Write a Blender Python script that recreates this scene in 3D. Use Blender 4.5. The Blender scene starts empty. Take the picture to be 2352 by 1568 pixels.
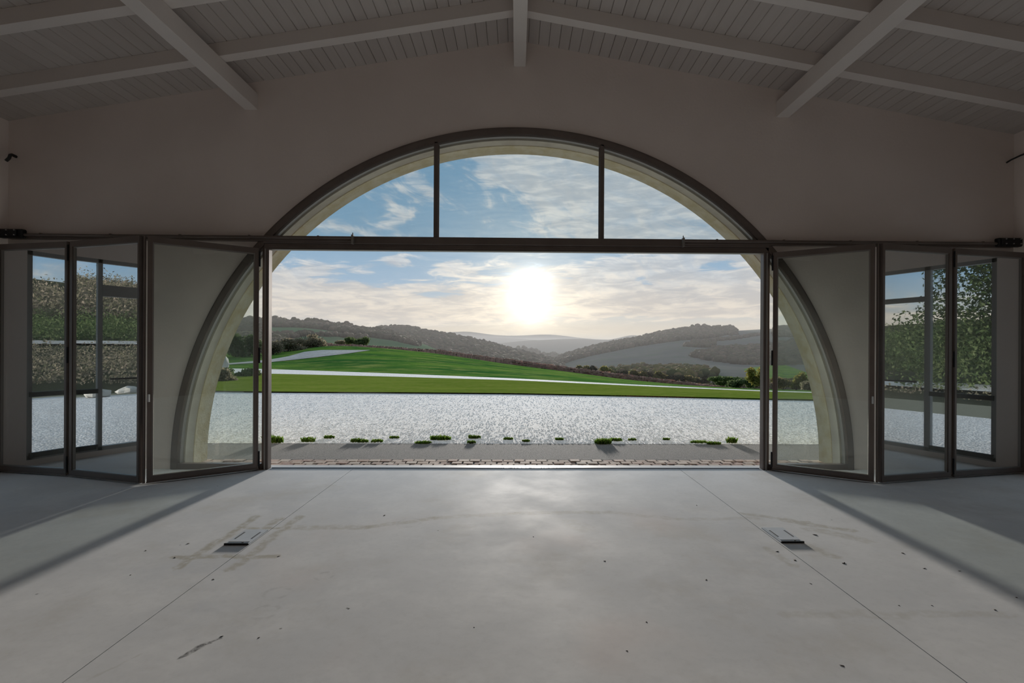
import bpy, math, random
import numpy as np
from mathutils import Vector

# ------------------------------------------------------------------ camera / light
sc = bpy.context.scene
C = sc.collection
F_PX, EYE, YAW, ROLL = 1120.0, 1.458, math.atan(.0168), .0051
CAM_Y, PCX, PCY = -5.895, 1206.0, 800.1
cd = bpy.data.cameras.new('camera')
cam = bpy.data.objects.new('camera', cd)
C.objects.link(cam)
cd.sensor_width = 36.0
cd.lens = 36.0 * F_PX / 2352
cd.shift_x = -(PCX - 1176) / 2352
cd.shift_y = (PCY - 784) / 2352
cd.clip_start, cd.clip_end = .05, 20000
cam.location = (0, CAM_Y, EYE)
fw = Vector((math.sin(YAW), math.cos(YAW), 0)); rt = Vector((math.cos(YAW), -math.sin(YAW), 0)); up = Vector((0, 0, 1))
rr = rt * math.cos(ROLL) + up * math.sin(ROLL)
uu = -rt * math.sin(ROLL) + up * math.cos(ROLL)
from mathutils import Matrix
cam.rotation_euler = Matrix((rr, uu, -fw)).transposed().to_euler()
sc.camera = cam

sc.view_settings.view_transform = 'Standard'
sc.view_settings.look = 'None'
sc.view_settings.gamma = 1
sc.view_settings.use_curve_mapping = False
sc.view_settings.exposure = 0.18
sc.cycles.max_bounces = 10
sc.cycles.diffuse_bounces = 6
sc.cycles.transparent_max_bounces = 32
sc.cycles.volume_bounces = 0
sc.cycles.use_denoising = True
sc.cycles.sample_clamp_indirect = 6

def hor(px): return 800.1 + ROLL * (px - PCX)
def ray(px, py):
    a = (px - PCX) / F_PX; b = (PCY - py) / F_PX
    c, s = math.cos(ROLL), math.sin(ROLL)
    r, u = a * c - b * s, a * s + b * c
    return np.array(fw) + r * np.array(rt) + u * np.array(up)
EYEP = np.array([0, CAM_Y, EYE])
def at_depth(px, py, d): return EYEP + ray(px, py) * d
def at_floor(px, py, z=0.0):
    v = ray(px, py); return EYEP + v * ((z - EYE) / v[2])
def at_wall(px, py, y=0.0):
    v = ray(px, py); return EYEP + v * ((y - CAM_Y) / v[1])

# ------------------------------------------------------------------ node expression helper
class X:
    def __init__(s, t, k): s.t, s.k = t, k
    def m(s, op, *o, clamp=False):
        n = s.t.nodes.new('ShaderNodeMath'); n.operation = op; n.use_clamp = clamp
        for i, v in enumerate((s,) + o):
            if isinstance(v, X): s.t.links.new(v.k, n.inputs[i])
            else: n.inputs[i].default_value = v
        return X(s.t, n.outputs[0])
    def __add__(s, o): return s.m('ADD', o)
    __radd__ = __add__
    def __mul__(s, o): return s.m('MULTIPLY', o)
    __rmul__ = __mul__
    def __sub__(s, o): return s.m('SUBTRACT', o)
    def __rsub__(s, o): return (s * -1) + o
    def __truediv__(s, o): return s.m('DIVIDE', o)
    def mx(s, o): return s.m('MAXIMUM', o)
    def mn(s, o): return s.m('MINIMUM', o)
    def sat(s): return s.m('ADD', 0.0, clamp=True)
    def pw(s, o): return s.m('POWER', o)
    def exp(s): return s.m('EXPONENT')
    def sqrt(s): return s.m('SQRT')
    def ss(s, a, b):      # smoothstep
        n = s.t.nodes.new('ShaderNodeMapRange'); n.interpolation_type = 'SMOOTHSTEP'
        s.t.links.new(s.k, n.inputs[0]); n.inputs[1].default_value = a; n.inputs[2].default_value = b
        return X(s.t, n.outputs[0])
def comb(t, a, b, c):
    n = t.nodes.new('ShaderNodeCombineXYZ')
    for i, v in enumerate((a, b, c)):
        if isinstance(v, X): t.links.new(v.k, n.inputs[i])
        else: n.inputs[i].default_value = v
    return X(t, n.outputs[0])
def sep(t, v):
    n = t.nodes.new('ShaderNodeSeparateXYZ'); t.links.new(v.k if isinstance(v, X) else v, n.inputs[0])
    return [X(t, n.outputs[i]) for i in range(3)]
def noise(t, vec, scale=1., detail=4., rough=.55, dist=0.):
    n = t.nodes.new('ShaderNodeTexNoise')
    if vec is not None: t.links.new(vec.k, n.inputs['Vector'])
    n.inputs['Scale'].default_value = scale; n.inputs['Detail'].default_value = detail
    n.inputs['Roughness'].default_value = rough; n.inputs['Distortion'].default_value = dist
    return X(t, n.outputs[0])
def mix(t, f, a, b, mode='MIX'):
    n = t.nodes.new('ShaderNodeMix'); n.data_type = 'RGBA'; n.blend_type = mode
    if isinstance(f, X): t.links.new(f.k, n.inputs[0])
    else: n.inputs[0].default_value = f
    for i, v in ((6, a), (7, b)):
        if isinstance(v, X): t.links.new(v.k, n.inputs[i])
        else: n.inputs[i].default_value = (*v[:3], 1)
    return X(t, n.outputs[2])
def lin(r, g, b):
    return tuple((c / 255 / 12.92) if c <= 10 else ((c / 255 + .055) / 1.055) ** 2.4 for c in (r, g, b))

# ------------------------------------------------------------------ sky
SUN_PX = (1216, 684)
sd = ray(*SUN_PX); sd = sd / np.linalg.norm(sd)
W = bpy.data.worlds.new('World'); sc.world = W; W.use_nodes = True
t = W.node_tree; t.nodes.clear()
out = t.nodes.new('ShaderNodeOutputWorld'); bg = t.nodes.new('ShaderNodeBackground'); t.links.new(bg.outputs[0], out.inputs[0])
tc = t.nodes.new('ShaderNodeTexCoord')
dx, dy, dz = sep(t, tc.outputs['Generated'])
az = dx.m('ARCTAN2', dy)
el = dz.m('ARCSINE')
cosd = dx * float(sd[0]) + dy * float(sd[1]) + dz * float(sd[2])
ang = cosd.mn(.999999).m('ARCCOSINE')
def dirof(px, py):
    v = ray(px, py); v = v / np.linalg.norm(v)
    return math.atan2(v[0], v[1]), math.asin(v[2])
# curved cloud plane coordinates
den = dz.mx(0.0) + .10
cu, cv = dx / den, dy / den
P = comb(t, cu, cv, 0.0)
AE = comb(t, az, el, 0.0)
n_warp = noise(t, comb(t, az * 3.0, el * 9.0, 1.3), 2.0, 3, .55) - .5
n_warp2 = noise(t, comb(t, az * 3.0, el * 9.0, 7.3), 2.2, 3, .55) - .5
azw = az + n_warp * .16
elw = el + n_warp2 * .05
def blob(px, py, wx, wy, rot=0., soft=1.):     # ellipse of cloud in the sky, angles from its centre
    a0, e0 = dirof(px, py); c, s = math.cos(rot), math.sin(rot)
    u = azw - a0; v = elw - e0
    p = (u * c + v * s) * (F_PX / wx); q = (v * c - u * s) * (F_PX / wy)
    return ((p * p + q * q) * -1.).exp()
def bsum(l):
    r = None
    for b in l: r = blob(*b) if r is None else r + blob(*b)
    return r
streak = noise(t, comb(t, az * 5 + el * 6 , el * 34 - az * 3, 0.), 1.4, 7, .62, .6)
fine = noise(t, comb(t, az * 9, el * 46, 3.), 1.6, 8, .6, .9)
wisp = noise(t, comb(t, az * 9 - el * 5, el * 20 + az * 11, 5.), 1.1, 9, .62, 1.2)
# base gradient
cr = t.nodes.new('ShaderNodeValToRGB'); t.links.new(el.k, cr.inputs[0])
stops = [(0.0, lin(196, 176, 150)), (.035, lin(204, 188, 166)), (.075, lin(172, 184, 190)), (.13, lin(132, 164, 190)), (.22, lin(106, 149, 180)), (.36, lin(92, 140, 174)), (.8, lin(92, 138, 176)), (1.0, lin(90, 136, 175))]
e = cr.color_ramp.elements
while len(e) < len(stops): e.new(.5)
for i, (p_, c_) in enumerate(stops): e[i].position = p_; e[i].color = (*c_, 1)
base = X(t, cr.outputs[0])
# colder away from the sun
# low bank of cloud near the horizon
bank = el.ss(.012, .06) * (1 - (el + n_warp2 * .03 + (az.m('ABSOLUTE') * .03)).ss(.115, .165))
away = az.m('ABSOLUTE').ss(.5, .9)
low = away * bank * .8 + bsum([(700, 690, 240, 48, .03), (960, 700, 210, 34, 0), (1200, 665, 170, 52, .0), (1430, 650, 200, 46, -.05), (1640, 665, 190, 46, .03), (1480, 700, 260, 40, .0), (680, 625, 140, 13, .12), (1060, 615, 52, 15, 0), (900, 598, 50, 14, .15), (1560, 598, 150, 20, .06), (1715, 640, 60, 22, -.1), (800, 720, 300, 30, .0), (1880, 660, 160, 60, 0), (480, 670, 170, 60, 0)])
lowmask = (low * 1.0 + (fine - .5) * 2.0 + (streak - .5) * 1.3 - .08 - (blob(1500, 640, 60, 10, -.2) + blob(1640, 617, 60, 9, -.1) + blob(1000, 680, 60, 8, 0) * .6) * .9).ss(.28, .85)
hi = bsum([(1180, 400, 190, 42, -.42), (1330, 470, 220, 62, -.38), (1560, 480, 210, 75, -.35), (1280, 370, 190, 30, -.1), (1480, 560, 230, 30, -.1), (905, 500, 22, 46, -.5), (800, 520, 120, 14, -.12), (960, 420, 120, 20, -.4), (760, 560, 160, 10, .0), (1400, 420, 160, 50, -.3), (1660, 560, 170, 26, 0)])
himask = (hi * .95 + (wisp - .5) * 3.4 + (fine - .5) * 1.0 - .16).ss(.05, 1.15) * .9
zen = el.ss(.40, .60)
rest = ((wisp * .6 + streak * .4 - .45 + zen * .20).ss(.0, .22) * (away * .5 + zen * .85 + .1)).mn(.92)  # zen thickens unseen cloud overhead, added for more daylight
# cloud colour: warm low towards the sun, grey white above
warm = (1 - el.ss(.05, .2))
ccol = mix(t, warm, lin(192, 198, 202), lin(220, 208, 192))
shade = (fine * .5 + streak * .5).ss(.42, .6)
hshade = (wisp * .7 + fine * .3).ss(.40, .62)
ccol = mix(t, (1 - hshade) * (1 - warm) * .6, ccol, lin(140, 166, 190))
ccol = mix(t, (1 - shade) * .62, ccol, mix(t, warm, lin(146, 160, 174), lin(160, 158, 160)))
mask = (lowmask.mx(himask)).mx(rest)
col = mix(t, mask, base, ccol)
# glow of the veiled sun
angw = (ang + (fine - .5) * .11 + (streak - .5) * .11 + n_warp * .07).mx(0.0); core = (angw * (1 / .036)); core = ((core * core) * -1).exp()
halo = (ang * (-1 / .075)).exp()
wide = (ang * (-1 / .33)).exp()
gn = ((fine - .5) * 1.6 + (streak - .5) * 1.2 + 1.0).mx(.25)
g1 = mix(t, 1., col, comb(t, core * .6 + halo * gn * 1.0 + wide * .07, core * .6 + halo * gn * .84 + wide * .045, core * .56 + halo * gn * .58 + wide * .015), 'ADD')
# land beyond the horizon reflects dull
below = dz.ss(-.02, 0.0)
fincol = mix(t, below, lin(96, 100, 92), g1)
t.links.new(fincol.k, bg.inputs[0]); bg.inputs[1].default_value = 1.0

sl = bpy.data.lights.new('sun', 'SUN'); so = bpy.data.objects.new('sun', sl); C.objects.link(so)
sl.energy = 7.2; sl.angle = math.radians(3.0); sl.color = (1.0, .92, .83)
so.rotation_euler = Vector(sd).to_track_quat('Z', 'Y').to_euler()
so.location = (1, 30, 20)

# ------------------------------------------------------------------ materials
def new_mat(name):
    m = bpy.data.materials.new(name); m.use_nodes = True
    return m, m.node_tree, m.node_tree.nodes['Principled BSDF']
def pos(t, obj=False):
    if obj:
        n = t.nodes.new('ShaderNodeTexCoord'); return X(t, n.outputs['Object'])
    n = t.nodes.new('ShaderNodeNewGeometry'); return X(t, n.outputs['Position'])
def simple(name, c1, c2=None, scale=4., rough=.7, metal=0., bump=0., bscale=40., spec=.5, det=5, stretch=None):
    m, t, b = new_mat(name)
    p = pos(t)
    if stretch:
        x, y, z = sep(t, p); p = comb(t, x * stretch[0], y * stretch[1], z * stretch[2])
    if c2: t.links.new(mix(t, noise(t, p, scale, det).ss(.3, .7), c1, c2).k, b.inputs['Base Color'])
    else: b.inputs['Base Color'].default_value = (*c1, 1)
    b.inputs['Roughness'].default_value = rough; b.inputs['Metallic'].default_value = metal
    b.inputs['Specular IOR Level'].default_value = spec
    if bump:
        bn = t.nodes.new('ShaderNodeBump'); bn.inputs['Strength'].default_value = bump; bn.inputs['Distance'].default_value = .02
        t.links.new(noise(t, p, bscale, 6, .6).k, bn.inputs['Height']); t.links.new(bn.outputs[0], b.inputs['Normal'])
    return m
def island(name, cols, rough=.9, nscale=6., thin=False):       # one colour per connected piece
    m, t, b = new_mat(name)
    g = t.nodes.new('ShaderNodeNewGeometry'); r = t.nodes.new('ShaderNodeValToRGB')
    t.links.new(g.outputs['Random Per Island'], r.inputs[0])
    e = r.color_ramp.elements
    while len(e) < len(cols): e.new(.5)
    for i, c in enumerate(cols): e[i].position = i / (len(cols) - 1); e[i].color = (*c, 1)
    n = noise(t, X(t, g.outputs['Position']), nscale, 3)
    t.links.new(mix(t, 1., X(t, r.outputs[0]), comb(t, n * .7 + .65, n * .7 + .65, n * .7 + .65), 'MULTIPLY').k, b.inputs['Base Color'])
    b.inputs['Roughness'].default_value = rough; b.inputs['Specular IOR Level'].default_value = .1
    if thin:       # leaves let light through
        tl = t.nodes.new('ShaderNodeBsdfTranslucent'); ms = t.nodes.new('ShaderNodeMixShader'); ms.inputs[0].default_value = .5
        t.links.new(b.inputs['Base Color'].links[0].from_socket, tl.inputs[0]); t.links.new(b.outputs[0], ms.inputs[1]); t.links.new(tl.outputs[0], ms.inputs[2])
        t.links.new(ms.outputs[0], t.nodes['Material Output'].inputs[0])
    return m
M = {}
M['plaster'] = simple('beige_plaster', (.80, .715, .67), (.84, .755, .71), 1.3, .9, bump=.12, bscale=30, spec=.15)
M['wood'] = simple('painted_wood', (.70, .64, .61), (.74, .68, .65), 2.2, .75, bump=.15, bscale=18, spec=.2, stretch=(6, .6, 6))
M['beam'] = simple('painted_beam', (.72, .665, .63), (.76, .705, .67), 1.5, .75, bump=.1, bscale=20, spec=.2)
M['frame'] = simple('brown_frame_metal', (.17, .138, .123), (.20, .165, .148), 3, .42, .45, spec=.5)
M['bead'] = simple('glazing_bead', (.30, .28, .26), None, 3, .4, .4)
M['black'] = simple('black_metal', (.012, .012, .013), None, 3, .5, .2)
M['steel'] = simple('steel', (.55, .55, .56), None, 3, .3, 1.)
M['plate'] = simple('floor_box_steel', (.62, .64, .67), (.56, .58, .6), 8, .45, .15)
M['plate_dark'] = simple('dark_slot', (.06, .06, .065), None, 3, .6)
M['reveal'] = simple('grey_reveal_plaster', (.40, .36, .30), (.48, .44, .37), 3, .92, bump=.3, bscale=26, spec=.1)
M['stone'] = simple('ochre_stone', (.52, .44, .27), (.62, .56, .42), 7, .92, bump=.6, bscale=30, spec=.1)
M['sill'] = simple('sill_concrete', (.50, .49, .48), (.58, .57, .56), 3, .6)
M['white_frame'] = simple('grey_white_frame', (.30, .30, .30), None, 3, .5)
M['asphalt'] = simple('worn_asphalt', (.16, .155, .15), (.30, .29, .28), 95, .95, bump=1.0, bscale=90, spec=.1, det=3)
M['boulder'] = simple('pale_boulder', (.42, .40, .36), (.56, .54, .5), 2, .9, bump=.7, bscale=5, spec=.1)
M['low_bounce_wall'] = simple('low_bounce_wall', (.05, .04, .035), (.08, .065, .05), 2, .8, spec=.2, stretch=(8, 8, .6))  # invented dark finish for the unseen back wall, cuts bounced light
M['pipe'] = simple('pipe_black', (.02, .02, .02), None, 3, .5)

def glass(name, tint, k, base, pw_=5.):
    m = bpy.data.materials.new(name); m.use_nodes = True; t = m.node_tree; t.nodes.clear()
    o = t.nodes.new('ShaderNodeOutputMaterial'); tr = t.nodes.new('ShaderNodeBsdfTransparent'); tr.inputs[0].default_value = (*tint, 1)
    g = t.nodes.new('ShaderNodeBsdfGlossy'); g.inputs['Roughness'].default_value = 0.0; g.inputs[0].default_value = (.93, .97, 1, 1)
    gm = t.nodes.new('ShaderNodeNewGeometry'); dp = t.nodes.new('ShaderNodeVectorMath'); dp.operation = 'DOT_PRODUCT'
    t.links.new(gm.outputs['Normal'], dp.inputs[0]); t.links.new(gm.outputs['Incoming'], dp.inputs[1])
    gr = 1 - X(t, dp.outputs['Value']).m('ABSOLUTE')          # grazing term, the same from both sides
    fac = (gr.pw(pw_) * k + base).sat()
    df = t.nodes.new('ShaderNodeBsdfDiffuse'); df.inputs[0].default_value = (.6, .62, .6, 1)
    m1 = t.nodes.new('ShaderNodeMixShader'); m2 = t.nodes.new('ShaderNodeMixShader')
    dirt = noise(t, pos(t), 2.5, 6, .65).ss(.35, .8) * .03 + .01     # dust on the pane
    t.links.new(dirt.k, m1.inputs[0]); t.links.new(tr.outputs[0], m1.inputs[1]); t.links.new(df.outputs[0], m1.inputs[2])
    t.links.new(fac.k, m2.inputs[0]); t.links.new(m1.outputs[0], m2.inputs[1]); t.links.new(g.outputs[0], m2.inputs[2])
    t.links.new(m2.outputs[0], o.inputs[0]); return m
M['glass'] = glass('window_glass', (.965, .975, .965), .9, .04)
M['glass_door'] = glass('double_glass', (.925, .955, .94), 3.3, .04, 2.)
M['glass_side'] = glass('side_glass', (.98, .985, .98), .9, .03)

# ---- floor
def floor_mat():
    m, t, b = new_mat('power_floated_concrete')
    p = pos(t); x, y, z = sep(t, p)
    big = noise(t, p, .55, 5, .6); mid = noise(t, p, 2.2, 6, .65); fn = noise(t, p, 22, 5, .7)
    c = mix(t, big.ss(.3, .7), (.68, .685, .69), (.76, .76, .755))
    c = mix(t, noise(t, comb(t, x, y, 21.), 1.1, 6, .68).ss(.50, .72) * .55, c, (.60, .575, .53))
    c = mix(t, noise(t, comb(t, x, y, 33.), .9, 6, .7).ss(.52, .74) * .45, c, (.58, .60, .63))
    c = mix(t, mid.ss(.45, .75) * .7, c, (.80, .80, .795))
    c = mix(t, fn.ss(.45, .75) * .22, c, (.54, .54, .53))
    pink = noise(t, comb(t, x, y, 9.), .8, 3).ss(.55, .75) * (1 - ((x * x + (y + 2.6) * (y + 2.6)) * .3).ss(.3, 1.6))
    c = mix(t, pink * .45, c, (.76, .67, .63))
    wx = x + (noise(t, p, 5, 3) - .5) * .12; wy = y + (noise(t, comb(t, y, x, 4.), 5, 3) - .5) * .12
    def seg(a, bb, w, amt, colr, jag=1.):
        nonlocal c
        A, B = at_floor(*a), at_floor(*bb); L = float(np.hypot(*(B - A)[:2])); ux, uy = float((B - A)[0] / L), float((B - A)[1] / L)
        px = (wx if jag else x) - float(A[0]); py = (wy if jag else y) - float(A[1])
        tt = (px * ux + py * uy); s = (px * uy - py * ux).m('ABSOLUTE')
        d = (tt * -1).mx(tt - L).mx(0.) + s
        k = (1 - d.ss(w * .35, w)) * (noise(t, p, 14, 5, .7).ss(.3, .6)) * amt
        c = mix(t, k, c, colr)
    tan = (.50, .475, .41)
    for a, bb, w, q in [((590, 1185), (405, 1305), .05, .9), ((688, 1185), (535, 1305), .055, .8), ((400, 1278), (640, 1278), .045, .9),
                        ((545, 1212), (640, 1212), .035, .9), ((600, 1222), (640, 1190), .05, .8),
                        ((650, 1212), (840, 1210), .07, .6), ((840, 1210), (1000, 1190), .06, .6), ((1000, 1190), (1180, 1178), .06, .45), ((1180, 1178), (1400, 1176), .06, .5),
                        ((1400, 1176), (1560, 1192), .05, .35), ((1560, 1192), (1740, 1190), .05, .35),
                        ((1700, 1178), (1860, 1200), .05, .6), ((1800, 1196), (1960, 1218), .06, .7), ((1860, 1215), (1990, 1240), .09, .5), ((1850, 1250), (1920, 1280), .06, .6), ((1760, 1260), (1830, 1300), .05, .5),
                        ((1800, 1410), (2330, 1412), .05, .35), ((1310, 1200), (1350, 1215), .12, .3)]:
        seg(a, bb, w, q, tan)
    seg((420, 1506), (480, 1478), .022, .95, (.09, .09, .09)); seg((480, 1478), (505, 1464), .012, .9, (.1, .1, .1))
    seg((200, 1560), (330, 1500), .01, .3, tan)
    # tyre like rings and scratches
    for (a0, b0, r0) in [(745, 1322, .05), (635, 1362, .07), (610, 1405, .07), (940, 1200, .1)]:
        Q = at_floor(a0, b0); d = ((x - float(Q[0])) * (x - float(Q[0])) + (y - float(Q[1])) * (y - float(Q[1]))).sqrt() - r0
        c = mix(t, (1 - d.m('ABSOLUTE').ss(.004, .02)) * noise(t, p, 12, 3).ss(.42, .62) * .3, c, (.42, .42, .41))
    vor = t.nodes.new('ShaderNodeTexVoronoi'); vor.inputs['Scale'].default_value = 3.3; t.links.new(p.k, vor.inputs['Vector'])
    vd = X(t, vor.outputs['Distance']); vr = sep(t, vor.outputs['Color'])[0]
    c = mix(t, (1 - vd.ss(.01, .035)) * vr.ss(.35, .7) * .7, c, (.16, .155, .15))
    scr = noise(t, comb(t, x * 2 + y * 1.5, y * 14 - x * 9, 0.), 1.2, 6, .7).ss(.66, .8)
    c = mix(t, scr * .25, c, (.86, .86, .85))
    t.links.new(c.k, b.inputs['Base Color'])
    t.links.new((noise(t, p, 1.6, 5).ss(.2, .8) * .2 + .62).k, b.inputs['Roughness'])
    b.inputs['Specular IOR Level'].default_value = .02
    bn = t.nodes.new('ShaderNodeBump'); bn.inputs['Strength'].default_value = .06; bn.inputs['Distance'].default_value = .02
    t.links.new(noise(t, p, 3, 7, .6).k, bn.inputs['Height']); t.links.new(bn.outputs[0], b.inputs['Normal'])
    return m
M['floor'] = floor_mat()
def gravel_mat():
    m, t, b = new_mat('white_gravel'); p = pos(t); x, y, z = sep(t, p)
    vor = t.nodes.new('ShaderNodeTexVoronoi'); vor.inputs['Scale'].default_value = 30; t.links.new(p.k, vor.inputs['Vector'])
    vc = sep(t, vor.outputs['Color'])[0]; vd = X(t, vor.outputs['Distance'])
    c = mix(t, vc, (.56, .54, .53), (.95, .93, .91))
    c = mix(t, noise(t, p, 9, 5, .7).ss(.42, .7) * .5, c, (.56, .54, .52))
    c = mix(t, noise(t, comb(t, x * .35, y * 5, 0.), 1.5, 5, .65).ss(.56, .7) * .6, c, (.50, .48, .46))   # wheel ruts
    c = mix(t, noise(t, p, .4, 3).ss(.5, .7) * .25, c, (.82, .76, .71))
    t.links.new(c.k, b.inputs['Base Color']); b.inputs['Roughness'].default_value = .95; b.inputs['Specular IOR Level'].default_value = .05
    bn = t.nodes.new('ShaderNodeBump'); bn.inputs['Strength'].default_value = .7; bn.inputs['Distance'].default_value = .012
    t.links.new((vd * -1 + noise(t, p, 4, 4) * 1.5).k, bn.inputs['Height']); t.links.new(bn.outputs[0], b.inputs['Normal'])
    return m
M['grave'] = gravel_mat()
def ground(name, c1, c2, c3, s1, s2, bump=.6, bs=3., dist=.3, stretch=(1, 1, 1)):
    m, t, b = new_mat(name); x, y, z = sep(t, pos(t)); p = comb(t, x * stretch[0], y * stretch[1], z)
    c = mix(t, noise(t, p, s1, 5, .6).ss(.35, .65), c1, c2)
    c = mix(t, noise(t, p, s2, 4, .7).ss(.45, .75), c, c3)
    t.links.new(c.k, b.inputs['Base Color']); b.inputs['Roughness'].default_value = 1.; b.inputs['Specular IOR Level'].default_value = 0.
    if bump:
        bn = t.nodes.new('ShaderNodeBump'); bn.inputs['Strength'].default_value = bump; bn.inputs['Distance'].default_value = dist
        t.links.new(noise(t, p, bs, 5, .65).k, bn.inputs['Height']); t.links.new(bn.outputs[0], b.inputs['Normal'])
    return m
M['lawn'] = ground('mown_grass', (.125, .185, .025), (.17, .225, .035), (.23, .24, .065), .5, 5, .5, 14, .06, (.5, 1.6, 1))
M['meadow'] = ground('meadow_grass', (.035, .12, .03), (.115, .225, .04), (.27, .31, .09), .22, .7, 1., 1.2, .5, (.5, 1, 1))
M['track'] = ground('pale_track', (.46, .44, .42), (.56, .54, .52), (.30, .30, .24), .3, 3, .4, 5, .1)
M['field_green'] = ground('winter_wheat', (.07, .13, .07), (.09, .16, .08), (.12, .15, .09), .01, .08, 0)
M['field_grey'] = ground('ploughed_field', (.12, .125, .12), (.155, .155, .14), (.11, .14, .10), .012, .05, 0)
M['woodfloor'] = ground('wood_floor', (.05, .055, .035), (.07, .07, .045), (.08, .085, .05), .03, .2, 0)
M['farhill'] = ground('distant_hillside', (.06, .065, .06), (.08, .08, .07), (.05, .06, .05), .004, .02, 0)
M['vine'] = simple('bare_vine_wood', (.26, .15, .12), (.36, .22, .17), 3, .9)
M['post'] = simple('grey_post', (.36, .33, .30), None, 3, .9)
M['tree'] = island('woodland_leaves', [(.055, .052, .035), (.11, .085, .062), (.075, .076, .042), (.15, .11, .08), (.06, .056, .038)], .95, .2)
M['autumn'] = island('autumn_leaves', [(.15, .16, .06), (.26, .22, .09), (.11, .13, .06), (.30, .22, .11), (.16, .12, .08)], .95, .3, True)
M['bush'] = island('brush_leaves', [(.26, .21, .16), (.17, .17, .10), (.36, .29, .22), (.24, .22, .14)], .9, 2, True)
M['greenbush'] = island('green_leaves', [(.07, .11, .045), (.11, .15, .06), (.16, .19, .09)], .85, 2, True)
M['yellowbush'] = island('yellow_leaves', [(.22, .22, .06), (.30, .25, .08), (.16, .19, .05)], .9, 2, True)
M['weed'] = island('weed_green', [(.07, .15, .02), (.13, .22, .03), (.20, .25, .06)], .8, 5, True)
M['twig'] = simple('twig', (.07, .055, .045), None, 3, .9)
M['leafdry'] = simple('dry_leaf', (.05, .045, .04), (.10, .08, .06), 30, .9)
M['pebble'] = island('pebbles', [(.55, .54, .54), (.78, .77, .77), (.92, .91, .90), (.65, .63, .61)], .9, 5)

def brick_mat():
    m, t, b = new_mat('weathered_brick')
    oi = t.nodes.new('ShaderNodeObjectInfo'); r = t.nodes.new('ShaderNodeValToRGB'); t.links.new(oi.outputs['Random'], r.inputs[0])
    cols = [(.20, .10, .075), (.42, .33, .26), (.27, .15, .11), (.47, .38, .31), (.33, .20, .15), (.38, .27, .2)]
    e = r.color_ramp.elements
    while len(e) < len(cols): e.new(.5)
    for i, c in enumerate(cols): e[i].position = i / 5; e[i].color = (*c, 1)
    n = noise(t, pos(t), 25, 4)
    t.links.new(mix(t, n.ss(.45, .7) * .4, X(t, r.outputs[0]), (.5, .44, .38)).k, b.inputs['Base Color'])
    b.inputs['Roughness'].default_value = .9; return m
M['brick'] = brick_mat()
def plank_mat():
    m, t, b = new_mat('ceiling_boards')
    oi = t.nodes.new('ShaderNodeObjectInfo'); rnd = X(t, oi.outputs['Random']); x, y, z = sep(t, pos(t))
    n = noise(t, comb(t, x * 14, y * .8, rnd * 30), 1.6, 5, .6)
    v = n * .10 + rnd * .05
    t.links.new(comb(t, v + .47, v + .42, v + .39).k, b.inputs['Base Color'])
    b.inputs['Roughness'].default_value = .75; b.inputs['Specular IOR Level'].default_value = .2
    return m
M['plank'] = plank_mat()

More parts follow.
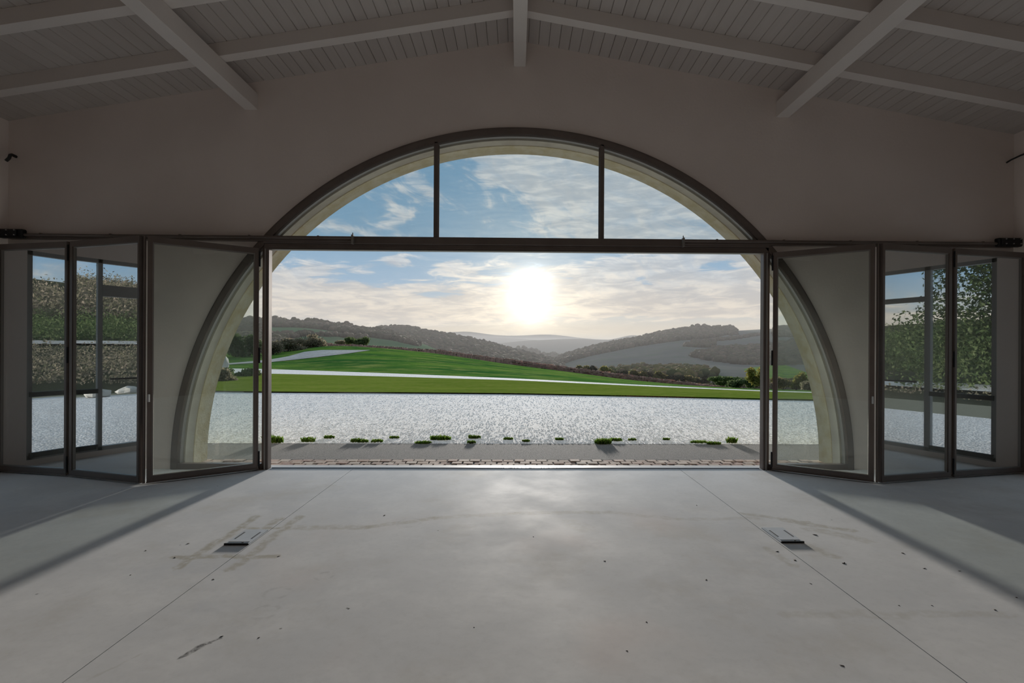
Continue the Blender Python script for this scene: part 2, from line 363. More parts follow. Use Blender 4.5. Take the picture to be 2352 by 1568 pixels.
# ------------------------------------------------------------------ mesh helpers
def mesh(name, V, Fc, m, parent=None, smooth=False, kind=None):
    me = bpy.data.meshes.new(name); me.from_pydata([tuple(map(float, v)) for v in V], [], [tuple(map(int, f)) for f in Fc])
    if m: me.materials.append(M[m])
    if smooth: me.polygons.foreach_set('use_smooth', [True] * len(me.polygons))
    me.update(); o = bpy.data.objects.new(name, me); C.objects.link(o)
    if parent: o.parent = parent
    if kind: o['kind'] = kind
    return o
def empty(name, loc=(0, 0, 0)):
    o = bpy.data.objects.new(name, None); C.objects.link(o); o.location = loc; o.empty_display_size = .1; return o
def tag(o, label, cat=None, group=None, kind=None):
    o['label'] = label
    if cat: o['category'] = cat
    if group: o['group'] = group
    if kind: o['kind'] = kind
    return o
class MB:
    def __init__(s): s.V = []; s.F = []
    def add(s, V, Fc):
        n = len(s.V); s.V += [tuple(v) for v in V]; s.F += [tuple(i + n for i in f) for f in Fc]; return s
    def box(s, a, b, bev=0.):
        (x0, y0, z0), (x1, y1, z1) = a, b
        if x0 > x1: x0, x1 = x1, x0
        if y0 > y1: y0, y1 = y1, y0
        if z0 > z1: z0, z1 = z1, z0
        bv = min(bev, (x1 - x0) * .3, (y1 - y0) * .3, (z1 - z0) * .3)
        if bv <= 0:
            return s.add([(x0, y0, z0), (x1, y0, z0), (x1, y1, z0), (x0, y1, z0), (x0, y0, z1), (x1, y0, z1), (x1, y1, z1), (x0, y1, z1)],
                  [(0, 3, 2, 1), (4, 5, 6, 7), (0, 1, 5, 4), (1, 2, 6, 5), (2, 3, 7, 6), (3, 0, 4, 7)])
        V = []; ix = {}
        for i, x in enumerate((x0, x1)):
            for j, y in enumerate((y0, y1)):
                for k, z in enumerate((z0, z1)):
                    sx, sy, sz = (1 if i == 0 else -1) * bv, (1 if j == 0 else -1) * bv, (1 if k == 0 else -1) * bv
                    ix[i, j, k] = (len(V), len(V) + 1, len(V) + 2)
                    V += [(x, y + sy, z + sz), (x + sx, y, z + sz), (x + sx, y + sy, z)]
        Fc = []
        for i in (0, 1): q = [ix[i, j, k][0] for j, k in ((0, 0), (1, 0), (1, 1), (0, 1))]; Fc.append(q if i else q[::-1])
        for j in (0, 1): q = [ix[i, j, k][1] for i, k in ((0, 0), (1, 0), (1, 1), (0, 1))]; Fc.append(q[::-1] if j else q)
        for k in (0, 1): q = [ix[i, j, k][2] for i, j in ((0, 0), (1, 0), (1, 1), (0, 1))]; Fc.append(q if k else q[::-1])
        for j in (0, 1):
            for k in (0, 1): a_, b_ = ix[0, j, k], ix[1, j, k]; q = [a_[1], b_[1], b_[2], a_[2]]; Fc.append(q if (j + k) % 2 else q[::-1])
        for i in (0, 1):
            for k in (0, 1): a_, b_ = ix[i, 0, k], ix[i, 1, k]; q = [a_[0], b_[0], b_[2], a_[2]]; Fc.append(q[::-1] if (i + k) % 2 else q)
        for i in (0, 1):
            for j in (0, 1): a_, b_ = ix[i, j, 0], ix[i, j, 1]; q = [a_[0], b_[0], b_[1], a_[1]]; Fc.append(q if (i + j) % 2 else q[::-1])
        for i in (0, 1):
            for j in (0, 1):
                for k in (0, 1): q = list(ix[i, j, k]); Fc.append(q if (i + j + k) % 2 else q[::-1])
        return s.add(V, Fc)
    def tube(s, pts, r, n=10, cap=True):
        pts = [Vector(p) for p in pts]; b0 = len(s.V)
        rs = r if isinstance(r, (list, tuple)) else [r] * len(pts)
        prev = None
        for i, p in enumerate(pts):
            d = (pts[min(i + 1, len(pts) - 1)] - pts[max(i - 1, 0)]).normalized()
            a = Vector((0, 0, 1)) if abs(d.z) < .9 else Vector((1, 0, 0))
            if prev is not None: a = prev
            u = (a - d * a.dot(d)).normalized(); w = d.cross(u); prev = u
            for k in range(n):
                th = 2 * math.pi * k / n; s.V.append(tuple(p + (u * math.cos(th) + w * math.sin(th)) * rs[i]))
        for i in range(len(pts) - 1):
            for k in range(n):
                k2 = (k + 1) % n; s.F.append((b0 + i * n + k, b0 + i * n + k2, b0 + (i + 1) * n + k2, b0 + (i + 1) * n + k))
        if cap: s.F.append(tuple(b0 + k for k in range(n))[::-1]); s.F.append(tuple(b0 + (len(pts) - 1) * n + k for k in range(n)))
        return s
    def obar(s, A, B, n2, w0, w1, z0, z1):   # box along floor segment A-B, thickness along normal n2 from w0 to w1
        A = Vector((*A, 0)); B = Vector((*B, 0)); n = Vector((*n2, 0))
        q = [A + n * w0, B + n * w0, B + n * w1, A + n * w1]
        V = [(v.x, v.y, z0) for v in q] + [(v.x, v.y, z1) for v in q]
        return s.add(V, [(0, 3, 2, 1), (4, 5, 6, 7), (0, 1, 5, 4), (1, 2, 6, 5), (2, 3, 7, 6), (3, 0, 4, 7)])
    def build(s, name, m, parent=None, smooth=False, kind=None): return mesh(name, s.V, s.F, m, parent, smooth, kind)

# ------------------------------------------------------------------ room dimensions
XL, XR, YB = -6.05, 6.10, -9.6
ZR, SL = 5.175, .173                      # underside of boards at the ridge, roof slope
def zb(x): return ZR - SL * abs(x)
RA = 4.10                                 # arch radius to the outside of its frame
def arch_wall(R, y0, y1, mb=None):
    mb = mb or MB()
    corners = [math.atan2(zb(XR) + .1, XR + .3), math.atan2(zb(XL) + .1, XL - .3), math.pi / 2]
    th = sorted(set([math.pi * i / 96 for i in range(97)] + corners))
    inn, outr = [], []
    for a in th:
        c, s_ = math.cos(a), math.sin(a); inn.append((R * c, R * s_))
        best = 1e9
        for xl in (XR + .3, XL - .3):
            if c * xl > 1e-9: best = min(best, xl / c)
        for sg in (1, -1):                 # roof line z = ZR+.12 - SL*|x|
            dnm = s_ + SL * sg * c
            if dnm > 1e-6:
                q = (ZR + .1) / dnm
                if sg * c * q >= -1e-9: best = min(best, q)
        outr.append((best * c, best * s_))
    n = len(th); V = []
    for y in (y0, y1):
        V += [(x, y, z) for x, z in inn] + [(x, y, z) for x, z in outr]
    Fc = []
    for i in range(n - 1):
        Fc += [(i, n + i, n + i + 1, i + 1)[::-1], (2 * n + i, 3 * n + i, 3 * n + i + 1, 2 * n + i + 1),
               (i, i + 1, 2 * n + i + 1, 2 * n + i)[::-1], (n + i, n + i + 1, 3 * n + i + 1, 3 * n + i)]
    Fc += [(0, n, 3 * n, 2 * n), (n - 1, 2 * n - 1, 4 * n - 1, 3 * n - 1)[::-1]]
    return mb.add(V, Fc)

# ---- front wall with the great arch
wf = arch_wall(RA, 0, .055).build('wall_front', 'plaster', kind='structure'); tag(wf, 'beige plastered gable wall pierced by the great round arch')
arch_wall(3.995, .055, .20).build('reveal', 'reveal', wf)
o = arch_wall(3.985, .20, .46).build('stone_arch', 'stone', wf); o['label'] = 'ochre rough stone outer band of the arch'

# ---- side walls with their glazed openings
def side_wall(name, x, sgn, groups, label):
    zt, z0 = 2.62, .07
    mb = MB(); xo = x + sgn * .4; zz = zb(x) + .1; yp = .055
    for lights, _, _ in groups:
        y0, y1 = lights[-1][1] - .05, lights[0][0] + .05
        mb.box((x, y1, 0), (xo, yp, zz)); mb.box((x, y0, zt), (xo, y1, zz)); mb.box((x, y0, -.05), (xo, y1, z0)); yp = y0
    mb.box((x, YB, 0), (xo, yp, zz))
    w = mb.build(name, 'plaster', kind='structure'); tag(w, label)
    for lights, wlabel, wn in groups: side_window(x, sgn, lights, wlabel, wn)
def side_window(x, sgn, lights, wlabel, wn):
    y0, y1 = lights[-1][1] - .05, lights[0][0] + .05; zt, z0 = 2.62, .07
    win = empty(wn, (x + sgn * .1, (y0 + y1) / 2, z0)); tag(win, wlabel, kind='structure')
    bpy.context.view_layer.update()
    def part(mb, n, m):
        for i, v in enumerate(mb.V): mb.V[i] = (v[0] - win.location.x, v[1] - win.location.y, v[2] - win.location.z)
        return mb.build(n, m, win)
    fr = MB(); xa, xb = x - sgn * .0, x + sgn * .07
    fr.box((xa, y0, z0), (xb, y1, z0 + .05)); fr.box((xa, y0, zt - .05), (xb, y1, zt))
    fr.box((xa, y0, z0), (xb, y0 + .05, zt)); fr.box((xa, y1 - .05, z0), (xb, y1, zt))
    for i in range(len(lights) - 1): fr.box((xa, lights[i + 1][0], z0), (xb, lights[i][1], zt))
    part(fr, 'window_frame', 'white_frame')
    for (a, b, bar) in lights:
        if bar:
            part(MB().box((xa - sgn * .01, a, bar[0]), (xb - sgn * .01, b, bar[1])), 'transom_bar', 'white_frame')
            part(MB().box((x + sgn * .03, a, bar[1]), (x + sgn * .036, b, zt - .05)), 'glass_pane', 'glass_side')
            part(MB().box((x + sgn * .03, a, z0 + .05), (x + sgn * .036, b, bar[0])), 'glass_pane', 'glass_side')
            part(MB().tube([(x - sgn * .03, a - .08, 1.02), (x - sgn * .06, a - .10, 1.02), (x - sgn * .06, b + .10, 1.02), (x - sgn * .03, b + .08, 1.02)], .014, 8), 'push_bar', 'black')
        else:
            if a > -1:
                for zz_ in (.865, .125): part(MB().box((x - sgn * .03, a + .03, zz_ - .03), (x + sgn * .01, b - .0, zz_ + .03)), 'cross_bar', 'black')
            part(MB().box((x + sgn * .03, a, z0 + .05), (x + sgn * .036, b, zt - .05)), 'glass_pane', 'glass_side')
side_wall('wall_left', XL, -1, [([(-.47, -.89, None), (-.94, -1.95, (2.13, 2.28)), (-2.0, -2.42, None)], 'glazed side door and side lights in the left wall', 'window_2')], 'plain beige left side wall')
side_wall('wall_right', XR, 1, [([(-.50, -1.12, None), (-1.19, -2.20, (2.14, 2.21)), (-2.27, -2.88, None)], 'glazed side door and side lights in the right wall', 'window_3')], 'plain beige right side wall')
mb = MB(); xa, xb = XL - .4, XR + .4
mb.add([(xa, YB, 0), (xb, YB, 0), (xb, YB, zb(xb) + .1), (0, YB, ZR + .1), (xa, YB, zb(xa) + .1), (xa, YB - .3, 0), (xb, YB - .3, 0), (xb, YB - .3, zb(xb) + .1), (0, YB - .3, ZR + .1), (xa, YB - .3, zb(xa) + .1)],
       [(4, 3, 2, 1, 0), (5, 6, 7, 8, 9), (0, 1, 6, 5), (1, 2, 7, 6), (2, 3, 8, 7), (3, 4, 9, 8), (4, 0, 5, 9)])
tag(mb.build('wall_back', 'low_bounce_wall', kind='structure'), 'unseen back wall, coloured dark to cut bounced light')  # unseen; dark colour added to keep bounce off the rafter faces

# ---- floor: three slabs parted by two saw cuts
fl = empty('floor', (0, -6, 0)); tag(fl, 'grey power floated concrete floor with two saw cut joints', kind='structure')
J = (-1.962, 1.985)
for a, b in ((XL - .4, J[0] - .0028), (J[0] + .0028, J[1] - .0028), (J[1] + .0028, XR + .4)):
    o = MB().box((a, YB + 6, -.12), (b, 0.0 + 6, 0)).build('concrete_slab', 'floor', fl)
MB().box((XL - .4, YB + 6, -.14), (XR + .4, 6, -.018)).build('joint_bed', 'plate_dark', fl)

# ---- ceiling boards, each one a plank
ce = empty('ceiling', (0, -6, ZR)); tag(ce, 'sloping ceiling of narrow painted boards', kind='structure')
def plank_mesh(w):
    v = .006; t_ = .022; mb = MB(); x0, x1 = 0.0, w
    prof = [(x0 + .0012, 0.007), (x0 + v, 0), (x1 - v, 0), (x1 - .0012, .007), (x1 - .0012, t_), (x0 + .0012, t_)]
    V = [(x, YB + 6, z) for x, z in prof] + [(x, 6.0, z) for x, z in prof]
    Fc = [(i, (i + 1) % 6, 6 + (i + 1) % 6, 6 + i) for i in range(6)] + [(5, 4, 3, 2, 1, 0), (6, 7, 8, 9, 10, 11)]
    me = bpy.data.meshes.new('plank'); me.from_pydata(V, [], Fc); me.materials.append(M['plank']); return me
BW = .1235; pmL = plank_mesh(BW); ang_ = math.atan(SL)
rnd = random.Random(4)
for side in (1, -1):
    for i in range(51):
        o = bpy.data.objects.new('plank', pmL); C.objects.link(o); o.parent = ce
        s0 = i * BW if side > 0 else (i + 1) * BW
        o.location = (side * s0 * math.cos(ang_), 0, -s0 * math.sin(ang_) + rnd.uniform(-.0012, .0012))
        o.rotation_euler = (0, ang_ * side, 0)
mb = MB()
for side in (1, -1):
    x1 = side * 6.6
    V = [(0, YB - .3, ZR + .03), (x1, YB - .3, zb(x1) + .03), (x1, .46, zb(x1) + .03), (0, .46, ZR + .03)]
    V += [(a, b, c + .15) for a, b, c in V]
    Fc = [(0, 1, 2, 3), (7, 6, 5, 4), (0, 4, 5, 1), (1, 5, 6, 2), (2, 6, 7, 3)]
    mb.add(V, Fc)
for i, v in enumerate(mb.V): mb.V[i] = (v[0], v[1] + 6, v[2] - ZR)
mb.build('roof_deck', 'wood', ce)

# ---- beams running to the wall
def beam(x, w, z0, z1, label, name='roof_beam'):
    o = MB().box((-w / 2, YB + .0 - 0, 0), (w / 2, 0.0, z1 - z0), .004).build(name, 'beam'); o.location = (x, 0, z0)
    tag(o, label, 'beam', 'long roof beams', 'structure')
beam(.018, .145, 4.862, 5.035, 'painted timber ridge beam under the roof peak', 'ridge_beam')
beam(-3.195, .157, 4.297, 4.49, 'painted timber roof beam on the left slope')
beam(3.225, .157, 4.290, 4.485, 'painted timber roof beam on the right slope')
# ---- rafters
words = ['nearest the arched wall', 'second from the arched wall', 'third from the arched wall', 'fourth from the arched wall']
for side, sn in ((-1, 'left'), (1, 'right')):
    for k in range(8):
        yn = -.755 - .815 * k; wd, dp = .112, .142
        x0, x1 = (.018 + side * .0725), (XL if side < 0 else XR)
        V = []
        for y in (yn, yn + wd):
            V += [(x0, y, zb(x0) - dp), (x1, y, zb(x1) - dp), (x1, y, zb(x1) - .001), (x0, y, zb(x0) - .001)]
        V = [(a - x0, b - yn, c - zb(x0)) for a, b, c in V]
        Fc = [(0, 1, 2, 3), (7, 6, 5, 4), (0, 4, 5, 1), (1, 5, 6, 2), (2, 6, 7, 3), (3, 7, 4, 0)]
        if side < 0: Fc = [f[::-1] for f in Fc]
        o = mesh('rafter', V, Fc, 'beam'); o.location = (x0, yn, zb(x0))
        lab = 'painted timber rafter on the %s roof slope, %s' % (sn, words[k]) if k < 4 else 'painted timber rafter on the %s roof slope, behind the viewer' % sn
        tag(o, lab, 'rafter', 'rafters on the %s slope%s' % (sn, '' if k < 4 else ', behind the viewer'), 'structure')

# ------------------------------------------------------------------ arched window
w1 = empty('window_1', (0, 0, 0)); tag(w1, 'great round arched window with brown metal frame', kind='structure')
def arc_bar(r0, r1, y0, y1, a0=0., a1=math.pi, n=120):
    V = []; Fc = []
    for i in range(n + 1):
        a = a0 + (a1 - a0) * i / n; c, s_ = math.cos(a), math.sin(a)
        V += [(r0 * c, y0, r0 * s_), (r1 * c, y0, r1 * s_), (r1 * c, y1, r1 * s_), (r0 * c, y1, r0 * s_)]
    for i in range(n):
        b = 4 * i
        for k in range(4): k2 = (k + 1) % 4; Fc.append((b + k, b + k2, b + 4 + k2, b + 4 + k))
    Fc += [(0, 3, 2, 1), (4 * n, 4 * n + 1, 4 * n + 2, 4 * n + 3)]
    return V, Fc
mb = MB(); mb.add(*arc_bar(4.035, 4.10, -.035, .05)); mb.add(*arc_bar(4.075, 4.125, -.012, .0)); mb.build('arch_frame', 'frame', w1)
mb = MB(); mb.add(*arc_bar(4.012, 4.036, -.012, .04)); mb.build('glazing_bead', 'bead', w1)
# transom
mb = MB(); mb.box((-3.02, -.05, 2.695), (3.05, .05, 2.785), .004); mb.box((-3.02, -.035, 2.628), (3.05, .05, 2.695), .004); mb.box((-2.965, -.045, 2.645), (2.99, -.035, 2.66)); mb.build('transom', 'frame', w1)
mb = MB(); mb.box((-2.96, -.04, 2.622), (2.985, .03, 2.629)); mb.build('transom_bead', 'bead', w1)
for x in (-.978, 1.015):
    zt = math.sqrt(4.05 ** 2 - x * x)
    mb = MB(); mb.box((x - .024, -.035, 2.78), (x + .024, .045, zt), .004); mb.box((x - .033, -.005, 2.78), (x + .033, .02, zt - .02)); mb.build('mullion', 'frame', w1)
for s, xi in ((-1, -2.958), (1, 2.985)):
    mb = MB(); mb.box((xi, -.04, 0), (xi + s * .03, .045, 2.64), .006); mb.box((xi + s * .03, -.02, 0), (xi + s * .085, .05, 2.7), .003)
    mb.build('post', 'frame', w1)
    mb = MB(); mb.box((xi + s * .028, -.052, 0.0), (xi + s * .048, -.038, 2.63), .004); mb.build('post_lit_edge', 'bead', w1)  # paler strip stands in for the lit chamfer of the post
    mb = MB(); mb.box((xi + s * .08, -.03, .0), (s * 4.06, .05, .06), .003); mb.box((xi + s * .08, -.038, .055), (s * 4.03, .03, .07)); mb.build('bottom_rail', 'frame', w1)
    # vertical trims alongside post at the fixed side pane
def pane(poly, y0, y1, name='glass_pane', m='glass'):
    n = len(poly); V = [(x, y0, z) for x, z in poly] + [(x, y1, z) for x, z in poly]
    Fc = [tuple(range(n)), tuple(range(2 * n - 1, n - 1, -1))] + [(i, i + n, (i + 1) % n + n, (i + 1) % n) for i in range(n)]
    mesh(name, V, Fc, m, w1)
RG = 4.02
def zc(x): return math.sqrt(max(RG * RG - x * x, 0))
xe = math.sqrt(RG * RG - 2.785 ** 2)
for a, b in ((-xe, -1.002), (-.954, .991), (1.039, xe)):
    xs = np.linspace(a, b, 24)
    pane([(a, 2.785)] + [(b, 2.785)] + [(x, zc(x)) for x in xs[::-1] if zc(x) > 2.787], .012, .02)
for s, xi in ((-1, 3.043), (1, 3.07)):
    zs = np.linspace(.06, min(2.63, zc(xi)), 26)
    pane([(s * xi, .06)] + [(s * math.sqrt(RG * RG - z * z), z) for z in zs] + [(s * xi, zs[-1])], .012, .02)

# ------------------------------------------------------------------ folding door wings
def leaf(par, A, B, sgn, hinge_at_A, name_label, latch):
    """one glazed leaf standing between floor points A and B"""
    A = Vector(A); B = Vector(B); d = (B - A).normalized(); L = (B - A).length
    n = Vector((-d.y, d.x))
    if n.y > 0: n = -n                     # towards the room
    st = .046; z0, z1 = .014, 2.628; th = .05
    def P(s, w): p = A + d * s + n * w; return (p.x, p.y)
    mb = MB()
    for a, b in ((.004, st), (L - st, L - .004)):
        mb.obar(P(a, 0), P(b, 0), n, -th / 2, th / 2, z0, z1)
    mb.obar(P(st, 0), P(L - st, 0), n, -th / 2, th / 2, z1 - .062, z1)
    mb.obar(P(st, 0), P(L - st, 0), n, -th / 2, th / 2, z0, z0 + .062)
    mb.obar(P(.0, 0), P(L, 0), n, th / 2, th / 2 + .012, z0 + .004, z0 + .014)
    mb.obar(P(.012, 0), P(.02, 0), n, th / 2, th / 2 + .004, z0, z1)
    o = mb.build('door_leaf', 'frame', par); o['label'] = name_label
    g = .012; bd = MB()
    for a, b, c, e_ in ((st, st + g, z0 + .062, z1 - .062), (L - st - g, L - st, z0 + .062, z1 - .062), (st + g, L - st - g, z0 + .062, z0 + .062 + g), (st + g, L - st - g, z1 - .062 - g, z1 - .062)):
        bd.obar(P(a, 0), P(b, 0), n, -.016, .016, c, e_)
    bd.build('glazing_bead', 'bead', o)
    gp = MB(); gp.obar(P(st + g * .5, 0), P(L - st - g * .5, 0), n, -.004, .004, z0 + .066, z1 - .066); gp.build('glass_pane', 'glass_door', o)
    if hinge_at_A:
        for zc_ in (.14, 1.36, 2.50):
            h = MB(); q = P(-.002, th / 2 + .004); h.tube([(q[0], q[1], zc_ - .09), (q[0], q[1], zc_ + .09)], .010, 10); h.build('hinge', 'black', o)
    if latch:
        h = MB(); q = P(L - st * .45, th / 2); h.tube([(q[0] , q[1], .93), (q[0] + n.x * .03, q[1] + n.y * .03, .93)], .009, 8)
        h.tube([(q[0] + n.x * .03, q[1] + n.y * .03, .955), (q[0] + n.x * .03, q[1] + n.y * .03, .875)], .009, 8); h.build('door_handle', 'steel', o)
    return o
d1 = empty('door_1', (0, 0, 0)); tag(d1, 'left folding glass door wing with three brown framed leaves', kind='structure')
d2 = empty('door_2', (0, 0, 0)); tag(d2, 'right folding glass door wing with three brown framed leaves', kind='structure')
leaf(d1, (-3.062, -.055), (-3.925, -.655), 1, True, 'leaf hinged at the left post', True)
leaf(d1, (-3.965, -.660), (-4.985, -.350), 1, False, 'middle leaf of the left wing', False)
leaf(d1, (-5.010, -.342), (-6.000, -.145), 1, True, 'outermost leaf of the left wing', False)
leaf(d2, (3.088, -.055), (3.930, -.608), 1, True, 'leaf hinged at the right post', True)
leaf(d2, (3.972, -.615), (4.950, -.400), 1, False, 'middle leaf of the right wing', False)
leaf(d2, (4.978, -.392), (6.040, -.175), 1, True, 'outermost leaf of the right wing', False)
# pivot posts joining leaf one and two
for par, (x, y) in ((d1, (-3.945, -.664)), (d2, (3.951, -.618))):
    MB().tube([(x, y, .012), (x, y, 2.63)], .012, 10).build('pivot', 'frame', par)
# hanging rails
def rail(x0, x1, label, end):
    o = empty('sliding_rail', ((x0 + x1) / 2, -.07, 2.76)); bx = (x0 + x1) / 2
    mb = MB(); mb.tube([(x0 - bx, -.005, .0), (x1 - bx, -.005, 0)], .018, 12); mb.build('rail_tube', 'frame', o)
    mb = MB(); mb.box((x0 - bx, .01, -.04), (x1 - bx, .066, .02), .003); mb.build('rail_channel', 'frame', o)
    e_ = end - bx; mb = MB(); mb.box((e_ - .012, -.03, -.075), (e_ + .012, .02, .035), .003); mb.tube([(e_, -.005, .02), (e_ , -.005, .06)], .006, 8); mb.build('end_bracket', 'bead', o)
    for q in range(5):
        xx = x0 - bx + (x1 - x0) * (q + .5) / 5; MB().box((xx - .01, -.02, -.02), (xx + .01, .03, .022)).build('rail_clip', 'frame', o)
    tag(o, label, 'rail', 'door hanging rails')
rail(-6.0, -1.955, 'brown metal hanging rail above the left folding door', -1.955)
rail(1.99, 6.05, 'brown metal hanging rail above the right folding door', 1.99)
def bracket(x, label):
    o = empty('roller_bracket', (x, -.09, 2.775))
    MB().box((-.15, -.02, -.055), (.15, .05, .05), .012).build('bracket_plate', 'black', o)
    MB().box((-.13, -.045, -.035), (.10, -.02, .035), .008).build('roller_cover', 'black', o)
    for i in range(3):
        for j in (-1, 1): MB().tube([(-.09 + .09 * i, -.045, j * .028), (-.09 + .09 * i, -.055, j * .028)], .007, 8).build('bolt', 'steel', o)
    tag(o, label, 'bracket', 'door roller brackets')
bracket(-5.93, 'black bolted roller bracket in the left corner above the door')
bracket(5.96, 'black bolted roller bracket in the right corner above the door')
# cable stubs in the corners
p = at_wall(20, 362, -.05)
mb = MB(); mb.tube([(0, .05, .03), (.0, .0, .035), (.012, -.03, .02), (.01, -.04, -.02), (-.02, -.045, -.055)], .017, 10); o = mb.build('pipe_stub', 'pipe', smooth=True); o.location = (XL + .09, -.05, float(p[2]))
tag(o, 'short black bent pipe stub high in the left corner', 'pipe')
p = at_wall(2328, 372, -.02)
mb = MB(); mb.tube([(-.03, .015, -.005), (.0, -.01, .02), (.05 + .0, -.08, .05), (.055, -.3, .055), (.058, -.6, .05)], .010, 8); o = mb.build('cable', 'pipe', smooth=True); o.location = (XR - .07, -.02, float(p[2]))
tag(o, 'thin black cable curving out of the right corner', 'cable')

# ------------------------------------------------------------------ floor boxes and litter
def fbox(x0, x1, y0, y1, label):
    w, l = x1 - x0, y1 - y0; o = empty('floor_box', ((x0 + x1) / 2, (y0 + y1) / 2, 0))
    mb = MB(); mb.box((-w / 2, -l / 2, 0), (w / 2, l / 2, .009)); mb.build('box_rim', 'plate', o)
    mb = MB(); mb.box((-w / 2 + .012, -l / 2 + .03, .009), (w / 2 - .012, l / 2 - .01, .0115)); mb.build('lid', 'plate', o)
    for s in (-1, 1): MB().box((s * (w / 2 - .028) - .006, -.05, .0115), (s * (w / 2 - .028) + .006, .075, .0128)).build('lid_slot', 'plate_dark', o)
    MB().box((-w / 2, -l / 2 - .012, 0), (w / 2, -l / 2, .014), .002).build('cable_flap', 'black', o)
    MB().tube([(w * .18, -l / 2 + .02, .008), (w * .18, -l / 2 + .02, .013)], .007, 8).build('lock_screw', 'plate_dark', o)
    tag(o, label, 'floor box', 'floor boxes')
fbox(-2.148, -1.970, -2.262, -1.980, 'grey steel floor box with two slots, left joint, ringed by tan chase marks')
fbox(2.003, 2.178, -2.240, -1.950, 'grey steel floor box with two slots beside the right joint')
def leafbit(seed):
    r = random.Random(seed); V = []; n = 7
    for i in range(n):
        a = 2 * math.pi * i / n; q = .5 + r.random() * .6; V.append((math.cos(a) * q, math.sin(a) * q * .55, r.random() * .25))
    V.append((0, 0, .35)); V2 = V + [(a, b, max(c - .08, 0)) for a, b, c in V[:n]]
    Fc = [(i, (i + 1) % n, n) for i in range(n)] + [((i + 1) % n, i, n + 1 + i, n + 1 + (i + 1) % n) for i in range(n)] + [tuple(n + 1 + i for i in range(n))[::-1]]
    me = bpy.data.meshes.new('leaf_fragment'); me.from_pydata(V2, [], Fc); me.materials.append(M['leafdry']); return me
LB = [leafbit(i) for i in range(4)]; r = random.Random(8)
spots = [(883, 1183, 8), (1872, 1228, 12), (1938, 1293, 12), (1826, 1286, 10), (1785, 1266, 9), (432, 1248, 9), (490, 1330, 7), (594, 1464, 8), (509, 1461, 8), (1440, 1494, 7), (1934, 1528, 10), (1389, 1288, 8), (1622, 1331, 8), (1485, 1428, 7), (2123, 1305, 8), (2073, 1270, 10), (2204, 1311, 7), (1225, 1232, 5), (335, 1264, 6), (1089, 1440, 5), (300, 1320, 5), (2285, 1400, 9), (1600, 1160, 5), (2140, 1390, 6), (801, 1397, 5), (640, 1277, 7), (402, 1280, 8), (2065, 1390, 6), (1862, 1340, 6), (2335, 1372, 8)]
LBL = {0: 'dark leaf scrap alone on the floor left of the doorway centre', 1: 'largest dark leaf scrap just right of the right floor box', 2: 'dark leaf scrap in front of and right of the right floor box',
       3: 'dark leaf scrap on the joint in front of the right floor box', 5: 'dark leaf scrap left of the left floor box marks', 8: 'dark scrap at the upper end of the black floor crack', 10: 'dark leaf scrap nearest the bottom right corner of the photo'}
for i, (px, py, s) in enumerate(spots):
    p = at_floor(px, py); o = bpy.data.objects.new('leaf_fragment', LB[i % 4]); C.objects.link(o)
    k = s * (EYE / (py - 800)) * .55; o.location = (float(p[0]), float(p[1]), 0.0); o.scale = (k, k, k * .5); o.rotation_euler = (0, 0, r.uniform(0, 6))
    tag(o, LBL.get(i, 'small dark dry leaf scrap lying on the concrete floor'), 'leaf', 'dry leaf scraps on the floor')

# ------------------------------------------------------------------ threshold and ground by the door
o = MB().box((XL - .4, 0.0, -.1), (XR + .4, .215, -.004)).build('sill', 'sill'); tag(o, 'pale concrete door sill under the arch', 'sill', kind='structure')
o = MB().box((-2.95, .03, -.004), (2.98, .05, .010), .002).box((-2.95, .002, -.004), (2.98, .03, .002)).build('threshold_track', 'steel'); tag(o, 'steel threshold track across the doorway', 'track')
def brick_mesh(w, l):
    m_ = MB().box((-w / 2, -l / 2, -.05), (w / 2, l / 2, 0), .006); me = bpy.data.meshes.new('brick'); me.from_pydata(m_.V, [], m_.F); me.materials.append(M['brick']); return me
bp = empty('brick_paving', (0, .42, -.02)); tag(bp, 'narrow strip of weathered brick paving outside the doorway', 'paving', kind='structure')
MB().box((-4.6, -.20, -.09), (4.6, .21, -.012)).build('mortar_bed', 'asphalt', bp)
bm_ = brick_mesh(.138, .118); r = random.Random(2)
for j in range(3):
    for i in range(62):
        x = -4.5 + i * .1465 + (j % 2) * .07
        o = bpy.data.objects.new('brick', bm_); C.objects.link(o); o.parent = bp
        o.location = (x, -.135 + j * .128, r.uniform(-.006, .006)); o.rotation_euler = (r.uniform(-.02, .02), r.uniform(-.02, .02), r.uniform(-.05, .05))
        o.scale = (r.uniform(.9, 1.0), r.uniform(.92, 1.0), 1)
o = MB().box((-14, .62, -.2), (14, 1.72, -.028)).build('asphalt_strip', 'asphalt'); tag(o, 'dark worn asphalt strip between bricks and gravel', 'ground', kind='structure')

